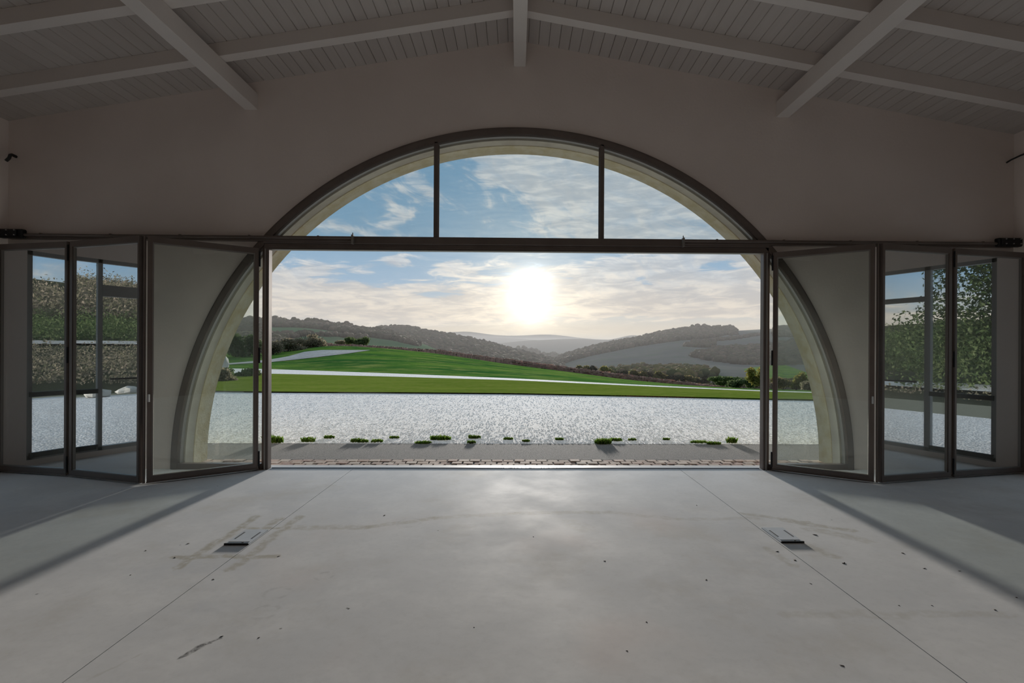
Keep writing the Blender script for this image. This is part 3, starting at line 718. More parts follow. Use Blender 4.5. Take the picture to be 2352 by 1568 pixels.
# ------------------------------------------------------------------ landscape sheets
rng = np.random.default_rng(5)
def curve(pts, px):
    a = np.array(pts, float); y = np.interp(px, a[:, 0], a[:, 1])
    k = np.ones(5) / 5; return np.convolve(np.pad(y, 2, 'edge'), k, 'valid')
class Sheet:
    """ground surface through rows of skyline points; every row has a distance"""
    def __init__(s, rows, px0=-1400, px1=3800, n=260):
        s.px = np.linspace(px0, px1, n); s.R = []
        for pts, dep in rows:
            py = curve(pts, s.px)
            d = np.full(n, float(dep)) if np.isscalar(dep) else curve(dep, s.px)
            if dep == 0: d = 0
            s.R.append(np.array([at_depth(a, b, c) for a, b, c in zip(s.px, py, d)]))
    def drop(s, k, dz):
        last = s.R[-1]; q = last.copy(); v = q[:, :2] - EYEP[:2]; q[:, :2] = EYEP[:2] + v * k; q[:, 2] += dz; s.R.append(q); return s
    def build(s, name, m, sub=10, amp=0., lift=0., kind='structure', smooth=True):
        rows = []
        for a, b in zip(s.R[:-1], s.R[1:]):
            for i in range(sub): rows.append(a + (b - a) * i / sub)
        rows.append(s.R[-1]); G = np.array(rows); nr, n = G.shape[:2]
        if amp:
            nz = np.zeros((nr, n))
            for q in range(4):
                fx, fy, ph = rng.uniform(.1, .5), rng.uniform(.2, .8), rng.uniform(0, 6)
                nz += np.sin(np.arange(n)[None] * fx + np.arange(nr)[:, None] * fy + ph)
            nz[0] = nz[-1] = 0; nz[sub] *= .3; G[..., 2] += nz * amp / 4
        G[..., 2] += lift
        V = G.reshape(-1, 3); Fc = [(r_ * n + i, r_ * n + i + 1, (r_ + 1) * n + i + 1, (r_ + 1) * n + i) for r_ in range(nr - 1) for i in range(n - 1)]
        return mesh(name, V, Fc, m, smooth=smooth, kind=kind)
    def on(s, px, py, seg=0):
        a = np.array([np.interp(px, s.px, s.R[seg][:, k]) for k in range(3)]); b = np.array([np.interp(px, s.px, s.R[seg + 1][:, k]) for k in range(3)])
        f3 = np.array(fw); k = (py - hor(px)) / F_PX
        da, db = (a - EYEP) @ f3, (b - EYEP) @ f3
        den_ = k * (db - da) + (b[2] - a[2])
        t_ = (EYE - a[2] - k * da) / den_ if abs(den_) > 1e-9 else 0
        return a + (b - a) * min(max(t_, -.3), 1.3)
ZG = -.03
def flatdep(pts, z=ZG): return [(a, (EYE - z) * F_PX / (b - hor(a))) for a, b in pts]
c_lawn0 = [(-1400, 893), (300, 898), (620, 902), (900, 903.5), (1180, 905.6), (1450, 911), (1745, 918), (1900, 921), (2600, 935), (3800, 960)]
c_lawn1 = [(-1400, 850), (300, 858), (500, 860), (620, 859.5), (900, 866.5), (1180, 875), (1450, 888), (1745, 901), (1900, 906), (2600, 925), (3800, 952)]
c_path1 = [(-1400, 836), (300, 843), (500, 846), (620, 848), (900, 858), (1180, 869.5), (1450, 883.5), (1745, 897.5), (1900, 902), (2600, 920), (3800, 946)]
c_crest = [(-1400, 790), (200, 806), (480, 812), (620, 812), (700, 800), (750, 793), (800, 794), (900, 801), (1000, 811), (1180, 838), (1300, 853), (1440, 872), (1530, 880), (1600, 886), (1745, 893), (1900, 897), (2600, 912), (3800, 935)]
d_crest = [(-1400, 60), (700, 62), (1180, 60), (1530, 48), (1745, 38), (2600, 33), (3800, 30)]
s_lawn = Sheet([(c_lawn0, flatdep(c_lawn0)), (c_lawn1, flatdep(c_lawn1))])
s_path = Sheet([(c_lawn1, flatdep(c_lawn1)), (c_path1, flatdep(c_path1))])
s_mead = Sheet([(c_path1, flatdep(c_path1)), (c_crest, d_crest)])
o = s_lawn.build('lawn', 'lawn', 6, lift=.045); tag(o, 'strip of mown green lawn beyond the gravel', 'lawn')
o = s_path.build('gravel_path', 'grave', 2, lift=.02); tag(o, 'thin pale gravel path behind the lawn', 'path')
s_mead2 = Sheet([(c_path1, flatdep(c_path1)), (c_crest, d_crest)]); s_mead2.drop(1.25, -3.2); s_mead2.drop(2.2, -9)
o = s_mead2.build('meadow', 'meadow', 22); tag(o, 'rough bright green meadow rising to the vineyard', 'meadow')
# gravel yard all round the building, up to the lawn edge
edge = s_lawn.R[0]; V = []; Fc = []; n = len(edge)
for e_ in edge: V += [(e_[0], e_[1], ZG), (e_[0] * .45, 1.70, ZG)]
for i in range(n - 1): Fc.append((2 * i, 2 * i + 1, 2 * i + 3, 2 * i + 2))
xa, xb = edge[0][0] * .45, edge[-1][0] * .45
k = len(V); V += [(xa, -40, ZG), (xb, -40, ZG), (xa, 1.7, ZG), (xb, 1.7, ZG), (XL - .4, 1.7, ZG), (XR + .4, 1.7, ZG), (XL - .4, -40, ZG), (XR + .4, -40, ZG), (XL - .4, YB - .3, ZG), (XR + .4, YB - .3, ZG)]
Fc += [(k, k + 6, k + 4, k + 2), (k + 7, k + 1, k + 3, k + 5), (k + 6, k + 7, k + 9, k + 8)]
for i, v in enumerate(V): 
    if abs(v[1] - 1.7) < 1e-6: pass
o = mesh('gravel_yard', V, Fc, 'grave', kind='structure'); tag(o, 'wide forecourt of white gravel outside the arch', 'gravel')
# loose pebbles, real relief
N = 26000
yy = 1.72 + 12.0 * rng.random(N) ** 1.6; xx = (rng.random(N) * 2 - 1) * (4.5 + yy * .75)
okm = yy < np.interp(xx, edge[:, 0], edge[:, 1]) - .1; xx, yy = xx[okm], yy[okm]; N = len(xx)
sz = .007 + rng.random(N) * .013
oc = np.array([(1, 0, 0), (0, 1, 0), (-1, 0, 0), (0, -1, 0), (0, 0, .8)]); of = np.array([(0, 1, 4), (1, 2, 4), (2, 3, 4), (3, 0, 4)])
th = rng.random(N) * 6.28; jit = 1 + (rng.random((N, 5, 3)) - .5) * .5
P5 = oc[None] * sz[:, None, None] * jit; cx_, sx_ = np.cos(th)[:, None], np.sin(th)[:, None]
Q = np.stack([P5[..., 0] * cx_ - P5[..., 1] * sx_ + xx[:, None], P5[..., 0] * sx_ + P5[..., 1] * cx_ + yy[:, None], P5[..., 2] + ZG], -1).reshape(-1, 3)
def fastmesh(name, V, Fc, m, parent=None, kind='stuff'):
    me = bpy.data.meshes.new(name); me.vertices.add(len(V)); me.vertices.foreach_set('co', np.asarray(V, np.float32).ravel())
    Fc = np.asarray(Fc, np.int32); nf, k = Fc.shape
    me.loops.add(nf * k); me.loops.foreach_set('vertex_index', Fc.ravel()); me.polygons.add(nf)
    me.polygons.foreach_set('loop_start', np.arange(nf, dtype=np.int32) * k); me.update(calc_edges=True); me.validate()
    me.materials.append(M[m]); o = bpy.data.objects.new(name, me); C.objects.link(o)
    if parent: o.parent = parent
    if kind: o['kind'] = kind
    return o
o = fastmesh('loose_gravel', Q, (of[None] + 5 * np.arange(N)[:, None, None]).reshape(-1, 3), 'pebble'); tag(o, 'loose white pebbles strewn over the forecourt', 'gravel')

# ---- tufts at the gravel edge
ORD = ['first', 'second', 'third', 'fourth', 'fifth', 'sixth', 'seventh', 'eighth', 'ninth', 'tenth', 'eleventh', 'twelfth', 'thirteenth', 'fourteenth', 'fifteenth', 'sixteenth', 'seventeenth', 'eighteenth', 'nineteenth', 'twentieth', 'last']
def tuft(x, y, z, w, h, n, seed, label, name='weed_tuft', m='weed', grp='weed tufts along the gravel edge', yd=.4):
    g = np.random.default_rng(seed); V = []; Fc = []
    for i in range(n):
        a = g.random() * 6.28; q = g.random() ** .6; bx, by = math.cos(a) * q * w / 2, math.sin(a) * q * w / 2 * yd
        la = g.random() * 6.28; ln = h * (.4 + .6 * g.random()); wd = .008 + .010 * g.random(); lx, ly = math.cos(la) * ln * .5, math.sin(la) * ln * .5
        px_, py_ = -math.sin(la) * wd, math.cos(la) * wd; k = len(V)
        V += [(bx - px_ * .6, by - py_ * .6, 0), (bx + px_ * .6, by + py_ * .6, 0), (bx + lx * .4 + px_, by + ly * .4 + py_, ln * .6), (bx + lx * .4 - px_, by + ly * .4 - py_, ln * .6), (bx + lx, by + ly, ln)]
        Fc += [(k, k + 1, k + 2, k + 3), (k + 3, k + 2, k + 4)]
    o = mesh(name, V, Fc, m); o.location = (x, y, z); tag(o, label, 'weed', grp); return o
TF = [(628, 1016, .22, .09), (708, 1014, .16, .06), (756, 1006, .12, .04), (822, 1015, .16, .05), (838, 1016, .07, .04), (866, 1015, .14, .04), (905, 1006, .12, .03), (972, 1018, .18, .035), (1012, 1009, .26, .055), (1090, 1006, .15, .045), (1083, 1018, .09, .04), (1167, 1009, .11, .03), (1208, 1014, .09, .03), (1285, 1010, .10, .03), (1385, 1019, .19, .07), (1415, 1012, .14, .04), (1452, 1011, .10, .03), (1605, 1017, .18, .035), (1640, 1020, .16, .035), (1681, 1017, .12, .08), (1530, 1010, .08, .03)]
big = {0: 'bushy green weed tuft against the left post', 8: 'widest green weed tuft, left of the doorway centre', 14: 'dense green weed tuft right of the doorway centre', 19: 'upright green weed tuft nearest the right post', 9: 'green weed tuft just left of the doorway centre'}
for i, (px, py, w, h) in enumerate(TF):
    p = at_floor(px, py, ZG); tuft(float(p[0]), float(p[1]), ZG, w * 1.35, h * 1.35, int(60 + w * 700), 100 + i, big.get(i, 'small low weed tuft in the gravel edge, %s from the left' % ORD[sorted(range(21), key=lambda q: TF[q][0]).index(i)]))

# ---- foliage builders
def ico():
    ph = (1 + 5 ** .5) / 2; V = np.array([(-1, ph, 0), (1, ph, 0), (-1, -ph, 0), (1, -ph, 0), (0, -1, ph), (0, 1, ph), (0, -1, -ph), (0, 1, -ph), (ph, 0, -1), (ph, 0, 1), (-ph, 0, -1), (-ph, 0, 1)], float)
    V /= np.linalg.norm(V[0]); Fc = [(0, 11, 5), (0, 5, 1), (0, 1, 7), (0, 7, 10), (0, 10, 11), (1, 5, 9), (5, 11, 4), (11, 10, 2), (10, 7, 6), (7, 1, 8), (3, 9, 4), (3, 4, 2), (3, 2, 6), (3, 6, 8), (3, 8, 9), (4, 9, 5), (2, 4, 11), (6, 2, 10), (8, 6, 7), (9, 8, 1)]
    V = [tuple(v) for v in V]; mid = {}; out = []
    def md(a, b):
        k = (min(a, b), max(a, b))
        if k not in mid: v = np.array(V[a]) + np.array(V[b]); v /= np.linalg.norm(v); mid[k] = len(V); V.append(tuple(v))
        return mid[k]
    for a, b, c in Fc: x, y, z = md(a, b), md(b, c), md(c, a); out += [(a, x, z), (b, y, x), (c, z, y), (x, y, z)]
    return np.array(V), np.array(out)
IV, IF = ico()
def crowns(pts, r0, r1, squash=.85, jit=.45, lobes=1):
    """rounded ragged tree crowns at the given base points"""
    n = len(pts); g = rng; P_ = np.repeat(np.array(pts), lobes, 0); r_ = np.repeat(r0 + (r1 - r0) * g.random(n), lobes)
    off = (g.random((n * lobes, 3)) - .5) * (1.1 if lobes > 1 else 0) * r_[:, None]; off[:, 2] *= .6
    if lobes > 1: rr_ = r_ * (.45 + .35 * g.random(n * lobes))
    else: rr_ = r_
    k = len(IV); dsp = 1 + (g.random((len(P_), k, 1)) - .5) * 2 * jit * .6
    V = IV[None] * rr_[:, None, None] * dsp; V[..., 2] *= squash
    V += (P_ + off)[:, None, :]; V[..., 2] += (r_ * squash * .55)[:, None]
    Fc = (IF[None] + k * np.arange(len(P_))[:, None, None]).reshape(-1, 3)
    return V.reshape(-1, 3), Fc
def inpoly(x, y, poly):
    c = False; n = len(poly)
    for i in range(n):
        (x0, y0), (x1, y1) = poly[i], poly[(i + 1) % n]
        if (y0 > y) != (y1 > y) and x < (x1 - x0) * (y - y0) / (y1 - y0) + x0: c = not c
    return c
clear = []
def wood(name, sheet, poly, n, r0, r1, m, label, lobes=1, seg=0, group=None, cat='woodland'):
    xs = [p[0] for p in poly]; ys = [p[1] for p in poly]; pts = []
    tries = 0
    while len(pts) < n and tries < n * 40:
        tries += 1
        x, y = rng.uniform(min(xs), max(xs)), rng.uniform(min(ys), max(ys))
        if inpoly(x, y, poly) and not any((x - a_) ** 2 + ((y - b_) * 2) ** 2 < (c_ * 10) ** 2 for a_, b_, c_ in clear): pts.append(sheet.on(x, y, seg))
    V, Fc = crowns(pts, r0, r1, lobes=lobes)
    o = fastmesh(name, V, Fc, m); return tag(o, label, cat, group)

def crest_strip(c, x0, x1, h0, h1, step=20):
    xs = np.arange(x0, x1 + 1, step); a = np.array(c, float)
    y = np.interp(xs, a[:, 0], a[:, 1]); return [(float(x), float(v + h0)) for x, v in zip(xs, y)] + [(float(x), float(v + h1)) for x, v in zip(xs[::-1], y[::-1])]

# ---- vineyard rows behind the meadow crest
vt = [(560, 806), (700, 795), (750, 789), (860, 794), (1000, 803), (1180, 827), (1300, 842), (1440, 861), (1560, 876), (1660, 887), (1745, 893)]
vr = []
for q in range(5):
    d0 = 66 + q * 5.0; V = []; Fc = []; pV = []; pF = []
    for px in np.arange(735, 1700, 3.2 + .3 * q):
        dd = float(np.interp(px, [700, 1180, 1530, 1745], [d0 + 3, d0, d0 - 12, d0 - 22])); top = at_depth(px, float(np.interp(px, [v[0] for v in vt], [v[1] for v in vt])) + rng.uniform(-1.5, 1.5) + q * .6, dd)
        w = rng.uniform(.04, .09); lean = rng.uniform(-.12, .12); k = len(V); b = top - np.array([lean, 0, 2.6])
        for P_ in (b, top):
            V += [tuple(P_ + np.array(v)) for v in ((-w, -w, 0), (w, -w, 0), (w, w, 0), (-w, w, 0))]
        Fc += [(k, k + 1, k + 5, k + 4), (k + 1, k + 2, k + 6, k + 5), (k + 2, k + 3, k + 7, k + 6), (k + 3, k, k + 4, k + 7), (k + 4, k + 5, k + 6, k + 7)]
        for u in range(3):      # canes along the wire
            k = len(V); z = rng.uniform(-.8, -.05); L_ = rng.uniform(.3, .8); w2 = .05
            V += [tuple(top + np.array(v)) for v in ((-L_, 0, z - w2), (L_, .05, z - w2 + rng.uniform(-.2, .2)), (L_, .05, z + w2), (-L_, 0, z + w2 + rng.uniform(-.2, .2)))]
            Fc += [(k, k + 1, k + 2, k + 3)]
    o = fastmesh('vine_row', V, [f for f in Fc if len(f) == 4], 'vine'); tag(o, 'row of bare brown vines behind the green meadow', 'vines', 'vine rows')

# ---- dirt track on the meadow
lo = [(520, 838), (620, 832), (680, 826), (740, 819), (800, 812), (850, 804.5)]; hi_ = [(520, 835), (620, 826), (660, 819), (700, 808), (740, 804), (850, 804)]
V = []; xs = np.linspace(480, 850, 60)
for x in xs:
    a, b = np.interp(x, [p[0] for p in lo], [p[1] for p in lo]), np.interp(x, [p[0] for p in hi_], [p[1] for p in hi_])
    for k in range(6):
        p = s_mead.on(x, a + (b - a) * k / 5); V.append((p[0], p[1], p[2] + .03))
Fc = [(6 * i + k, 6 * i + 6 + k, 6 * i + 7 + k, 6 * i + 1 + k) for i in range(59) for k in range(5)]
o = mesh('dirt_track', V, Fc, 'track', kind='structure', smooth=True); tag(o, 'whitish dirt track curving up the meadow on the left', 'track')

# ---- hills
cA = [(-1400, 660), (-600, 690), (0, 718), (400, 736), (500, 742), (560, 740), (620, 740), (680, 742), (740, 746), (800, 753), (850, 761), (900, 769), (960, 785), (1000, 800), (1100, 830), (3800, 900)]
sA = Sheet([([(-1400, 850), (1250, 850)], 150), ([(-1400, 800), (700, 800), (1100, 845), (1250, 870)], 210), (cA, 430)], -1400, 1180, 160).drop(1.3, -40)
o = sA.build('left_hill', 'field_green', 8, 1.); tag(o, 'green hillside with tree line rising at far left', 'hill')
cB = [(600, 880), (790, 845), (812, 795), (832, 768), (860, 757), (930, 754), (960, 760), (1000, 768), (1040, 774), (1080, 782), (1120, 791), (1160, 803), (1220, 817), (1270, 830), (1320, 840), (1500, 860)]
sB = Sheet([([(500, 862), (1500, 870)], 300), (cB, 600)], 560, 1480, 120).drop(1.2, -60)
o = sB.build('wooded_hill', 'woodfloor', 8, 1.); tag(o, 'dark wooded hill left of centre', 'hill')
cC = [(1160, 865), (1250, 835), (1290, 821), (1320, 811), (1360, 800), (1400, 791), (1440, 784), (1480, 777), (1500, 771), (1540, 762), (1590, 757), (1640, 758), (1690, 760), (1745, 756), (1800, 753), (1860, 755), (2000, 747), (2600, 735), (3800, 715)]
sC = Sheet([([(1100, 880), (1400, 868), (3800, 890)], 190), ([(1100, 878), (1290, 858), (1450, 846), (1745, 835), (3800, 800)], 330), (cC, 650)], 1120, 3800, 200).drop(1.25, -60)
o = sC.build('right_hill', 'field_grey', 8, 1.); tag(o, 'long grey ploughed hillside rising to the right', 'hill')
cD2 = [(1000, 800), (1070, 790), (1100, 790), (1130, 794), (1180, 801), (1230, 808), (1290, 817), (1340, 830), (1400, 850)]
sD2 = Sheet([([(900, 850), (1500, 850)], 700), (cD2, 950)], 1000, 1420, 60).drop(1.1, -40)
o = sD2.build('valley_hill', 'field_green', 5, 1.); tag(o, 'low green hill in the valley centre', 'hill')
cD = [(900, 800), (1100, 790), (1150, 788), (1180, 785), (1220, 781), (1280, 779), (1340, 777), (1390, 781), (1410, 779), (1430, 774), (1445, 770), (1457, 768), (1470, 771), (1500, 779), (1560, 790), (1700, 800)]
sD = Sheet([([(700, 840), (1800, 840)], 1250), (cD, 1750)], 860, 1700, 120).drop(1.15, -60)
o = sD.build('misty_hill', 'farhill', 5, 3.); tag(o, 'hazy middle distance hill with a knoll on its crest', 'hill')
cE2 = [(700, 790), (940, 778), (1040, 775), (1100, 773), (1150, 776), (1200, 778), (1260, 782), (1350, 790), (1600, 800)]
sE2 = Sheet([([(500, 820), (1800, 820)], 2000), (cE2, 2400)], 700, 1600, 90).drop(1.15, -60)
o = sE2.build('misty_hill', 'farhill', 4, 4.); tag(o, 'hazy rounded hill below the distant ridge, left of centre', 'hill')
cE = [(400, 790), (800, 775), (960, 769), (1000, 762), (1030, 764), (1060, 760), (1080, 761), (1130, 769), (1180, 771), (1230, 769), (1250, 767), (1300, 771), (1340, 777), (1500, 785), (2000, 790)]
sE = Sheet([([(300, 800), (2100, 800)], 3300), (cE, 3700)], 400, 2000, 140).drop(1.1, -60)
o = sE.build('distant_ridge', 'farhill', 3, 5.); tag(o, 'palest and most distant mountain ridge on the horizon', 'hill')
o = MB().box((-5000, 60, -61), (5000, 6000, -60)).build('valley_floor', 'farhill', kind='structure'); tag(o, 'valley floor far below the hills', 'ground')

# woods and hedges on the hills
wood('woodland', sA, crest_strip(cA, 380, 960, 1, 12), 2600, 1.6, 3.2, 'tree', 'dense woodland along the top of the left hill', seg=1)
wood('tree_line', sA, crest_strip(cA, 420, 900, -2, 2), 75, 2.6, 5.0, 'tree', 'scattered crest trees against the sky on the left hill', lobes=3, seg=1, cat='trees')
wood('hedgerow', sA, [(560, 775), (680, 768), (840, 775), (840, 779), (700, 772), (600, 790), (560, 800)], 260, 1.3, 2.6, 'tree', 'dark hedgerow crossing the green field on the left hill', seg=1)
wood('scrubland', sA, [(460, 775), (600, 770), (640, 782), (700, 800), (600, 812), (460, 812)], 1100, 1.0, 2.4, 'bush', 'grey brown scrub below the left hill field', seg=1)
wood('hillside_scrub', sA, [(440, 752), (600, 752), (600, 768), (440, 772)], 800, 1.2, 2.6, 'tree', 'green scrub patch seen through the left glass leaf', seg=1)
wood('woodland', sB, crest_strip(cB, 815, 1300, -1, 60), 7000, 2.2, 4.2, 'tree', 'dense wood covering the hill left of centre')
wood('woodland', sC, crest_strip(cC, 1250, 1700, -1, 9) , 2200, 2.0, 3.8, 'tree', 'wood along the crest of the right hill', seg=1)
wood('woodland', sC, [(1255, 838), (1290, 822), (1340, 806), (1400, 792), (1480, 778), (1560, 765), (1640, 760), (1690, 762), (1640, 774), (1560, 783), (1460, 796), (1400, 808), (1340, 822), (1290, 836)], 3800, 2.0, 3.8, 'tree', 'long wooded band under the crest of the right hill', seg=1)
wood('tree_line', sC, crest_strip(cC, 1590, 1692, -3, 1), 30, 3.5, 6, 'tree', 'row of tall crest trees at the end of the right wood', lobes=3, seg=1, cat='trees')
wood('hedgerow', sC, [(1640, 780), (1690, 775), (1760, 765), (1760, 768), (1690, 779), (1640, 783)], 160, 1.3, 2.4, 'tree', 'thin dark hedge on the upper right hillside', seg=1)
wood('copse', sC, [(1572, 797), (1590, 788), (1640, 784), (1640, 794), (1622, 799)], 300, 1.6, 3.2, 'tree', 'small copse on the right hillside field', seg=1)
wood('copse', sC, [(1585, 820), (1600, 812), (1660, 800), (1745, 797), (1900, 775), (1900, 850), (1745, 842), (1660, 832), (1620, 828)], 2200, 1.6, 3.2, 'tree', 'large dark copse above the green field on the right', seg=1)
wood('woodland', sC, crest_strip(cC, 1780, 2200, -1, 20), 1500, 2, 4, 'tree', 'wooded crest seen through the right glass leaf', seg=1)
wood('woodland', sC, [(1770, 800), (1900, 778), (2100, 790), (2100, 850), (1770, 860)], 2000, 1.6, 3, 'tree', 'green wood on the slope seen through the right glass leaf', seg=1)
o_ = None
# bright field
gf = [(1622, 862), (1660, 856), (1720, 845), (1800, 833), (1900, 822)]; gl = [(1622, 864), (1660, 868), (1720, 874), (1800, 872), (1900, 868)]
V = []; xs = np.linspace(1622, 1900, 30)
for x in xs:
    a, b = np.interp(x, [p[0] for p in gl], [p[1] for p in gl]), np.interp(x, [p[0] for p in gf], [p[1] for p in gf])
    for k in range(4):
        p = sC.on(x, a + (b - a) * k / 3, 0); q = p - EYEP; V.append(tuple(EYEP + q * .985))
o = mesh('green_field', V, [(4 * i + k, 4 * i + 4 + k, 4 * i + 5 + k, 4 * i + 1 + k) for i in range(29) for k in range(3)], 'meadow', kind='structure', smooth=True); tag(o, 'bright green field below the right copse', 'field')
wood('valley_trees', sC, [(1300, 858), (1340, 852), (1400, 847), (1480, 843), (1560, 846), (1620, 850), (1640, 866), (1560, 872), (1440, 866), (1320, 860)], 520, 1.5, 3.0, 'autumn', 'mixed autumn trees along the valley behind the vines', lobes=2, seg=0, cat='trees')
wood('valley_trees', sC, [(1590, 876), (1700, 878), (1900, 874), (1900, 890), (1745, 890), (1600, 884)], 200, .8, 1.6, 'autumn', 'low olive brown bushes behind the path on the right', lobes=2, cat='trees')
wood('valley_scrub', sD2, [(1180, 800), (1215, 803), (1300, 820), (1300, 835), (1180, 830)], 160, 3.5, 6, 'tree', 'hedge trees on the low valley hill')

# ---- single bushes near by
def leafy(name, loc, rad, n, m, label, cat, group=None, ls=.12, trunk=None, seed=1, squash=.8, blobs=13, twigs=0):
    g = np.random.default_rng(seed); root = empty(name, tuple(float(v) for v in loc)); rad = np.array(rad, float)
    cts = [(g.random(3) - .5) * np.array([1.75, 1.75, 1.3]) * rad + np.array([0, 0, rad[2] * .85]) for _ in range(blobs)]
    c = np.array([cts[i] for i in g.integers(0, blobs, n)]); d = g.normal(size=(n, 3)); d /= np.linalg.norm(d, axis=1)[:, None]
    p = c + d * rad * (.08 + .42 * g.random((n, 1)) ** .7); p[:, 2] = np.abs(p[:, 2])
    a = g.normal(size=(n, 3)); a /= np.linalg.norm(a, axis=1)[:, None]; b = np.cross(a, g.normal(size=(n, 3))); b /= np.linalg.norm(b, axis=1)[:, None]
    s = ls * (.6 + .8 * g.random((n, 1)))
    V = np.stack([p - a * s, p - b * s * .5, p + a * s, p + b * s * .5], 1).reshape(-1, 3)
    fastmesh('foliage', V, (np.arange(4)[None] + 4 * np.arange(n)[:, None]), m, root)
    mb = MB(); k = trunk or rad[2] * .05
    for q in range(5 if not trunk else 1):
        e_ = cts[q % blobs]; mb.tube([(e_[0] * .1, e_[1] * .1, -.1), (e_[0] * .5, e_[1] * .5, e_[2] * .6), tuple(e_)], [k, k * .6, k * .2], 6)
    for q in range(twigs):
        e_ = (g.random(3) - .5) * 2 * rad; e_[2] = rad[2] * (1.5 + g.random() * .8); mb.tube([(e_[0] * .2, e_[1] * .2, 0), (e_[0] * .7, e_[1] * .7, e_[2] * .6), tuple(e_)], [k * .5, k * .3, k * .08], 5)
    mb.build('branches', 'twig', root)
    tag(root, label, cat, group); return root
def bush_px(px, py, d, wpx, hpx, n, m, label, **kw):
    p = at_depth(px, py, d); w, h_ = wpx * d / F_PX / 2, hpx * d / F_PX / 2
    return leafy(kw.pop('name', 'bush'), p, (w, w * .7, h_), n, m, label, kw.pop('cat', 'bush'), **kw)
bush_px(610, 815, 56, 70, 40, 3500, 'bush', 'brown bramble bush beside the left door post', seed=3, ls=.13, twigs=14)
bush_px(660, 809, 60, 70, 34, 3500, 'bush', 'brown bramble bush above the dirt track bend', seed=4, ls=.13, twigs=16)
bush_px(715, 803, 63, 55, 42, 3200, 'bush', 'twiggy bare bush with upright stems left of the vines', seed=5, ls=.12, twigs=26)
bush_px(822, 797, 85, 46, 26, 3000, 'greenbush', 'round dark green bush at the start of the vines', seed=6, ls=.16)
bush_px(790, 795, 95, 40, 14, 1500, 'bush', 'low brown bush left of the round green bush', seed=16, ls=.16)
bush_px(560, 818, 52, 70, 60, 3500, 'greenbush', 'dark green bush behind the path, through left glass', seed=7, ls=.14)
bush_px(490, 815, 54, 70, 56, 2500, 'bush', 'tall brown bush behind the arch foot at left', seed=8, ls=.14)
bush_px(545, 880, 24.5, 80, 36, 3500, 'greenbush', 'grey green shrub on the lawn corner, through left glass', seed=9, ls=.07)
bush_px(500, 888, 21, 60, 46, 3000, 'bush', 'brown shrub beside the arch foot, through left glass', seed=10, ls=.07)
bush_px(1738, 885, 30, 46, 44, 2500, 'yellowbush', 'yellow green bush beside the right door post', seed=11, ls=.07)
bush_px(1705, 890, 34, 50, 22, 2000, 'greenbush', 'low dark bush left of the yellow green one', seed=12, ls=.08)
bush_px(1660, 884, 42, 60, 22, 2500, 'greenbush', 'olive bush at the right end of the vine rows', seed=13, ls=.1)
bush_px(1828, 892, 34, 44, 40, 2500, 'yellowbush', 'round yellow bush seen through the right glass leaf', seed=14, ls=.08)
bush_px(1870, 894, 32, 50, 44, 2500, 'bush', 'brown bush beside the round yellow one, right glass', seed=15, ls=.08)
bush_px(1800, 893, 36, 40, 30, 1800, 'autumn', 'olive brown bush left of the round yellow one, right glass', seed=17, ls=.08)
for i in range(14):
    px = 1340 + i * 21 + rng.uniform(-6, 6); py = np.interp(px, [1340, 1440, 1560, 1640], [856, 866, 874, 880]); dd = 150
    bush_px(px, py, dd, rng.uniform(22, 36), rng.uniform(12, 20), 900, ['autumn', 'tree', 'yellowbush' if i % 5 == 2 else 'autumn'][i % 3], 'autumn tree in the valley behind the vines, %s from the left' % ORD[i], name='valley_tree', cat='tree', group='valley trees behind the vines', seed=40 + i, ls=.5, blobs=5)
# boulder
def boulder(loc, r_, seed, label, name='boulder'):
    g = np.random.default_rng(seed); V = IV * (1 + (g.random((len(IV), 1)) - .5) * .35) * np.array(r_); V[:, 2] = np.maximum(V[:, 2], -r_[2] * .4)
    o = mesh(name, V, IF, 'boulder', smooth=False); o.location = tuple(float(v) for v in loc); tag(o, label, 'boulder'); return o
p = at_depth(514, 836, 30); boulder((p[0], p[1], p[2]), (.30, .3, .55), 3, 'upright pale boulder above the shrubs at left')

# ------------------------------------------------------------------ what stands beside the building (seen mirrored in the glass leaves)
def hillmesh(name, pts, m, label, cat='hill'):
    V = []; Fc = []
    for row in pts: V += row
    n = len(pts[0])
    for r_ in range(len(pts) - 1):
        for i in range(n - 1): Fc.append((r_ * n + i, r_ * n + i + 1, (r_ + 1) * n + i + 1, (r_ + 1) * n + i))
    o = mesh(name, V, Fc, m, smooth=True, kind='structure'); tag(o, label, cat); return o
ys = np.linspace(-90, 18, 50)
def prow(xf, zf, amp=.3): return [(xf + math.sin(y * .4) * amp, float(y), zf + math.sin(y * .23 + xf) * amp * .5) for y in ys]
hillmesh('side_bank', [prow(-17, -.05, .05), prow(-20, .6), prow(-26, 1.1), prow(-30, 1.5, .1), prow(-34, 1.6, .1), prow(-60, 3.5), prow(-140, 15, 2), prow(-230, 24, 4), prow(-300, 10)][::1], 'woodfloor', 'scrubby bank beyond the left windows', 'bank')
hillmesh('side_track', [prow(-30.2, 1.62, .1), prow(-33.8, 1.74, .1)], 'track', 'pale track crossing the left bank', 'track')
hillmesh('side_slope', [prow(15, -.05, .05)[::-1], prow(18, .1)[::-1], prow(22, .1, .1)[::-1], prow(40, .4)[::-1], prow(120, 6, 1)[::-1], prow(260, 14, 2)[::-1], prow(400, 5)[::-1]], 'woodfloor', 'wooded slope beyond the right windows', 'bank')
hillmesh('side_path', [prow(18.5, .16, .05)[::-1], prow(21.5, .17, .05)[::-1]], 'grave', 'pale gravel lane beyond the right windows', 'path')
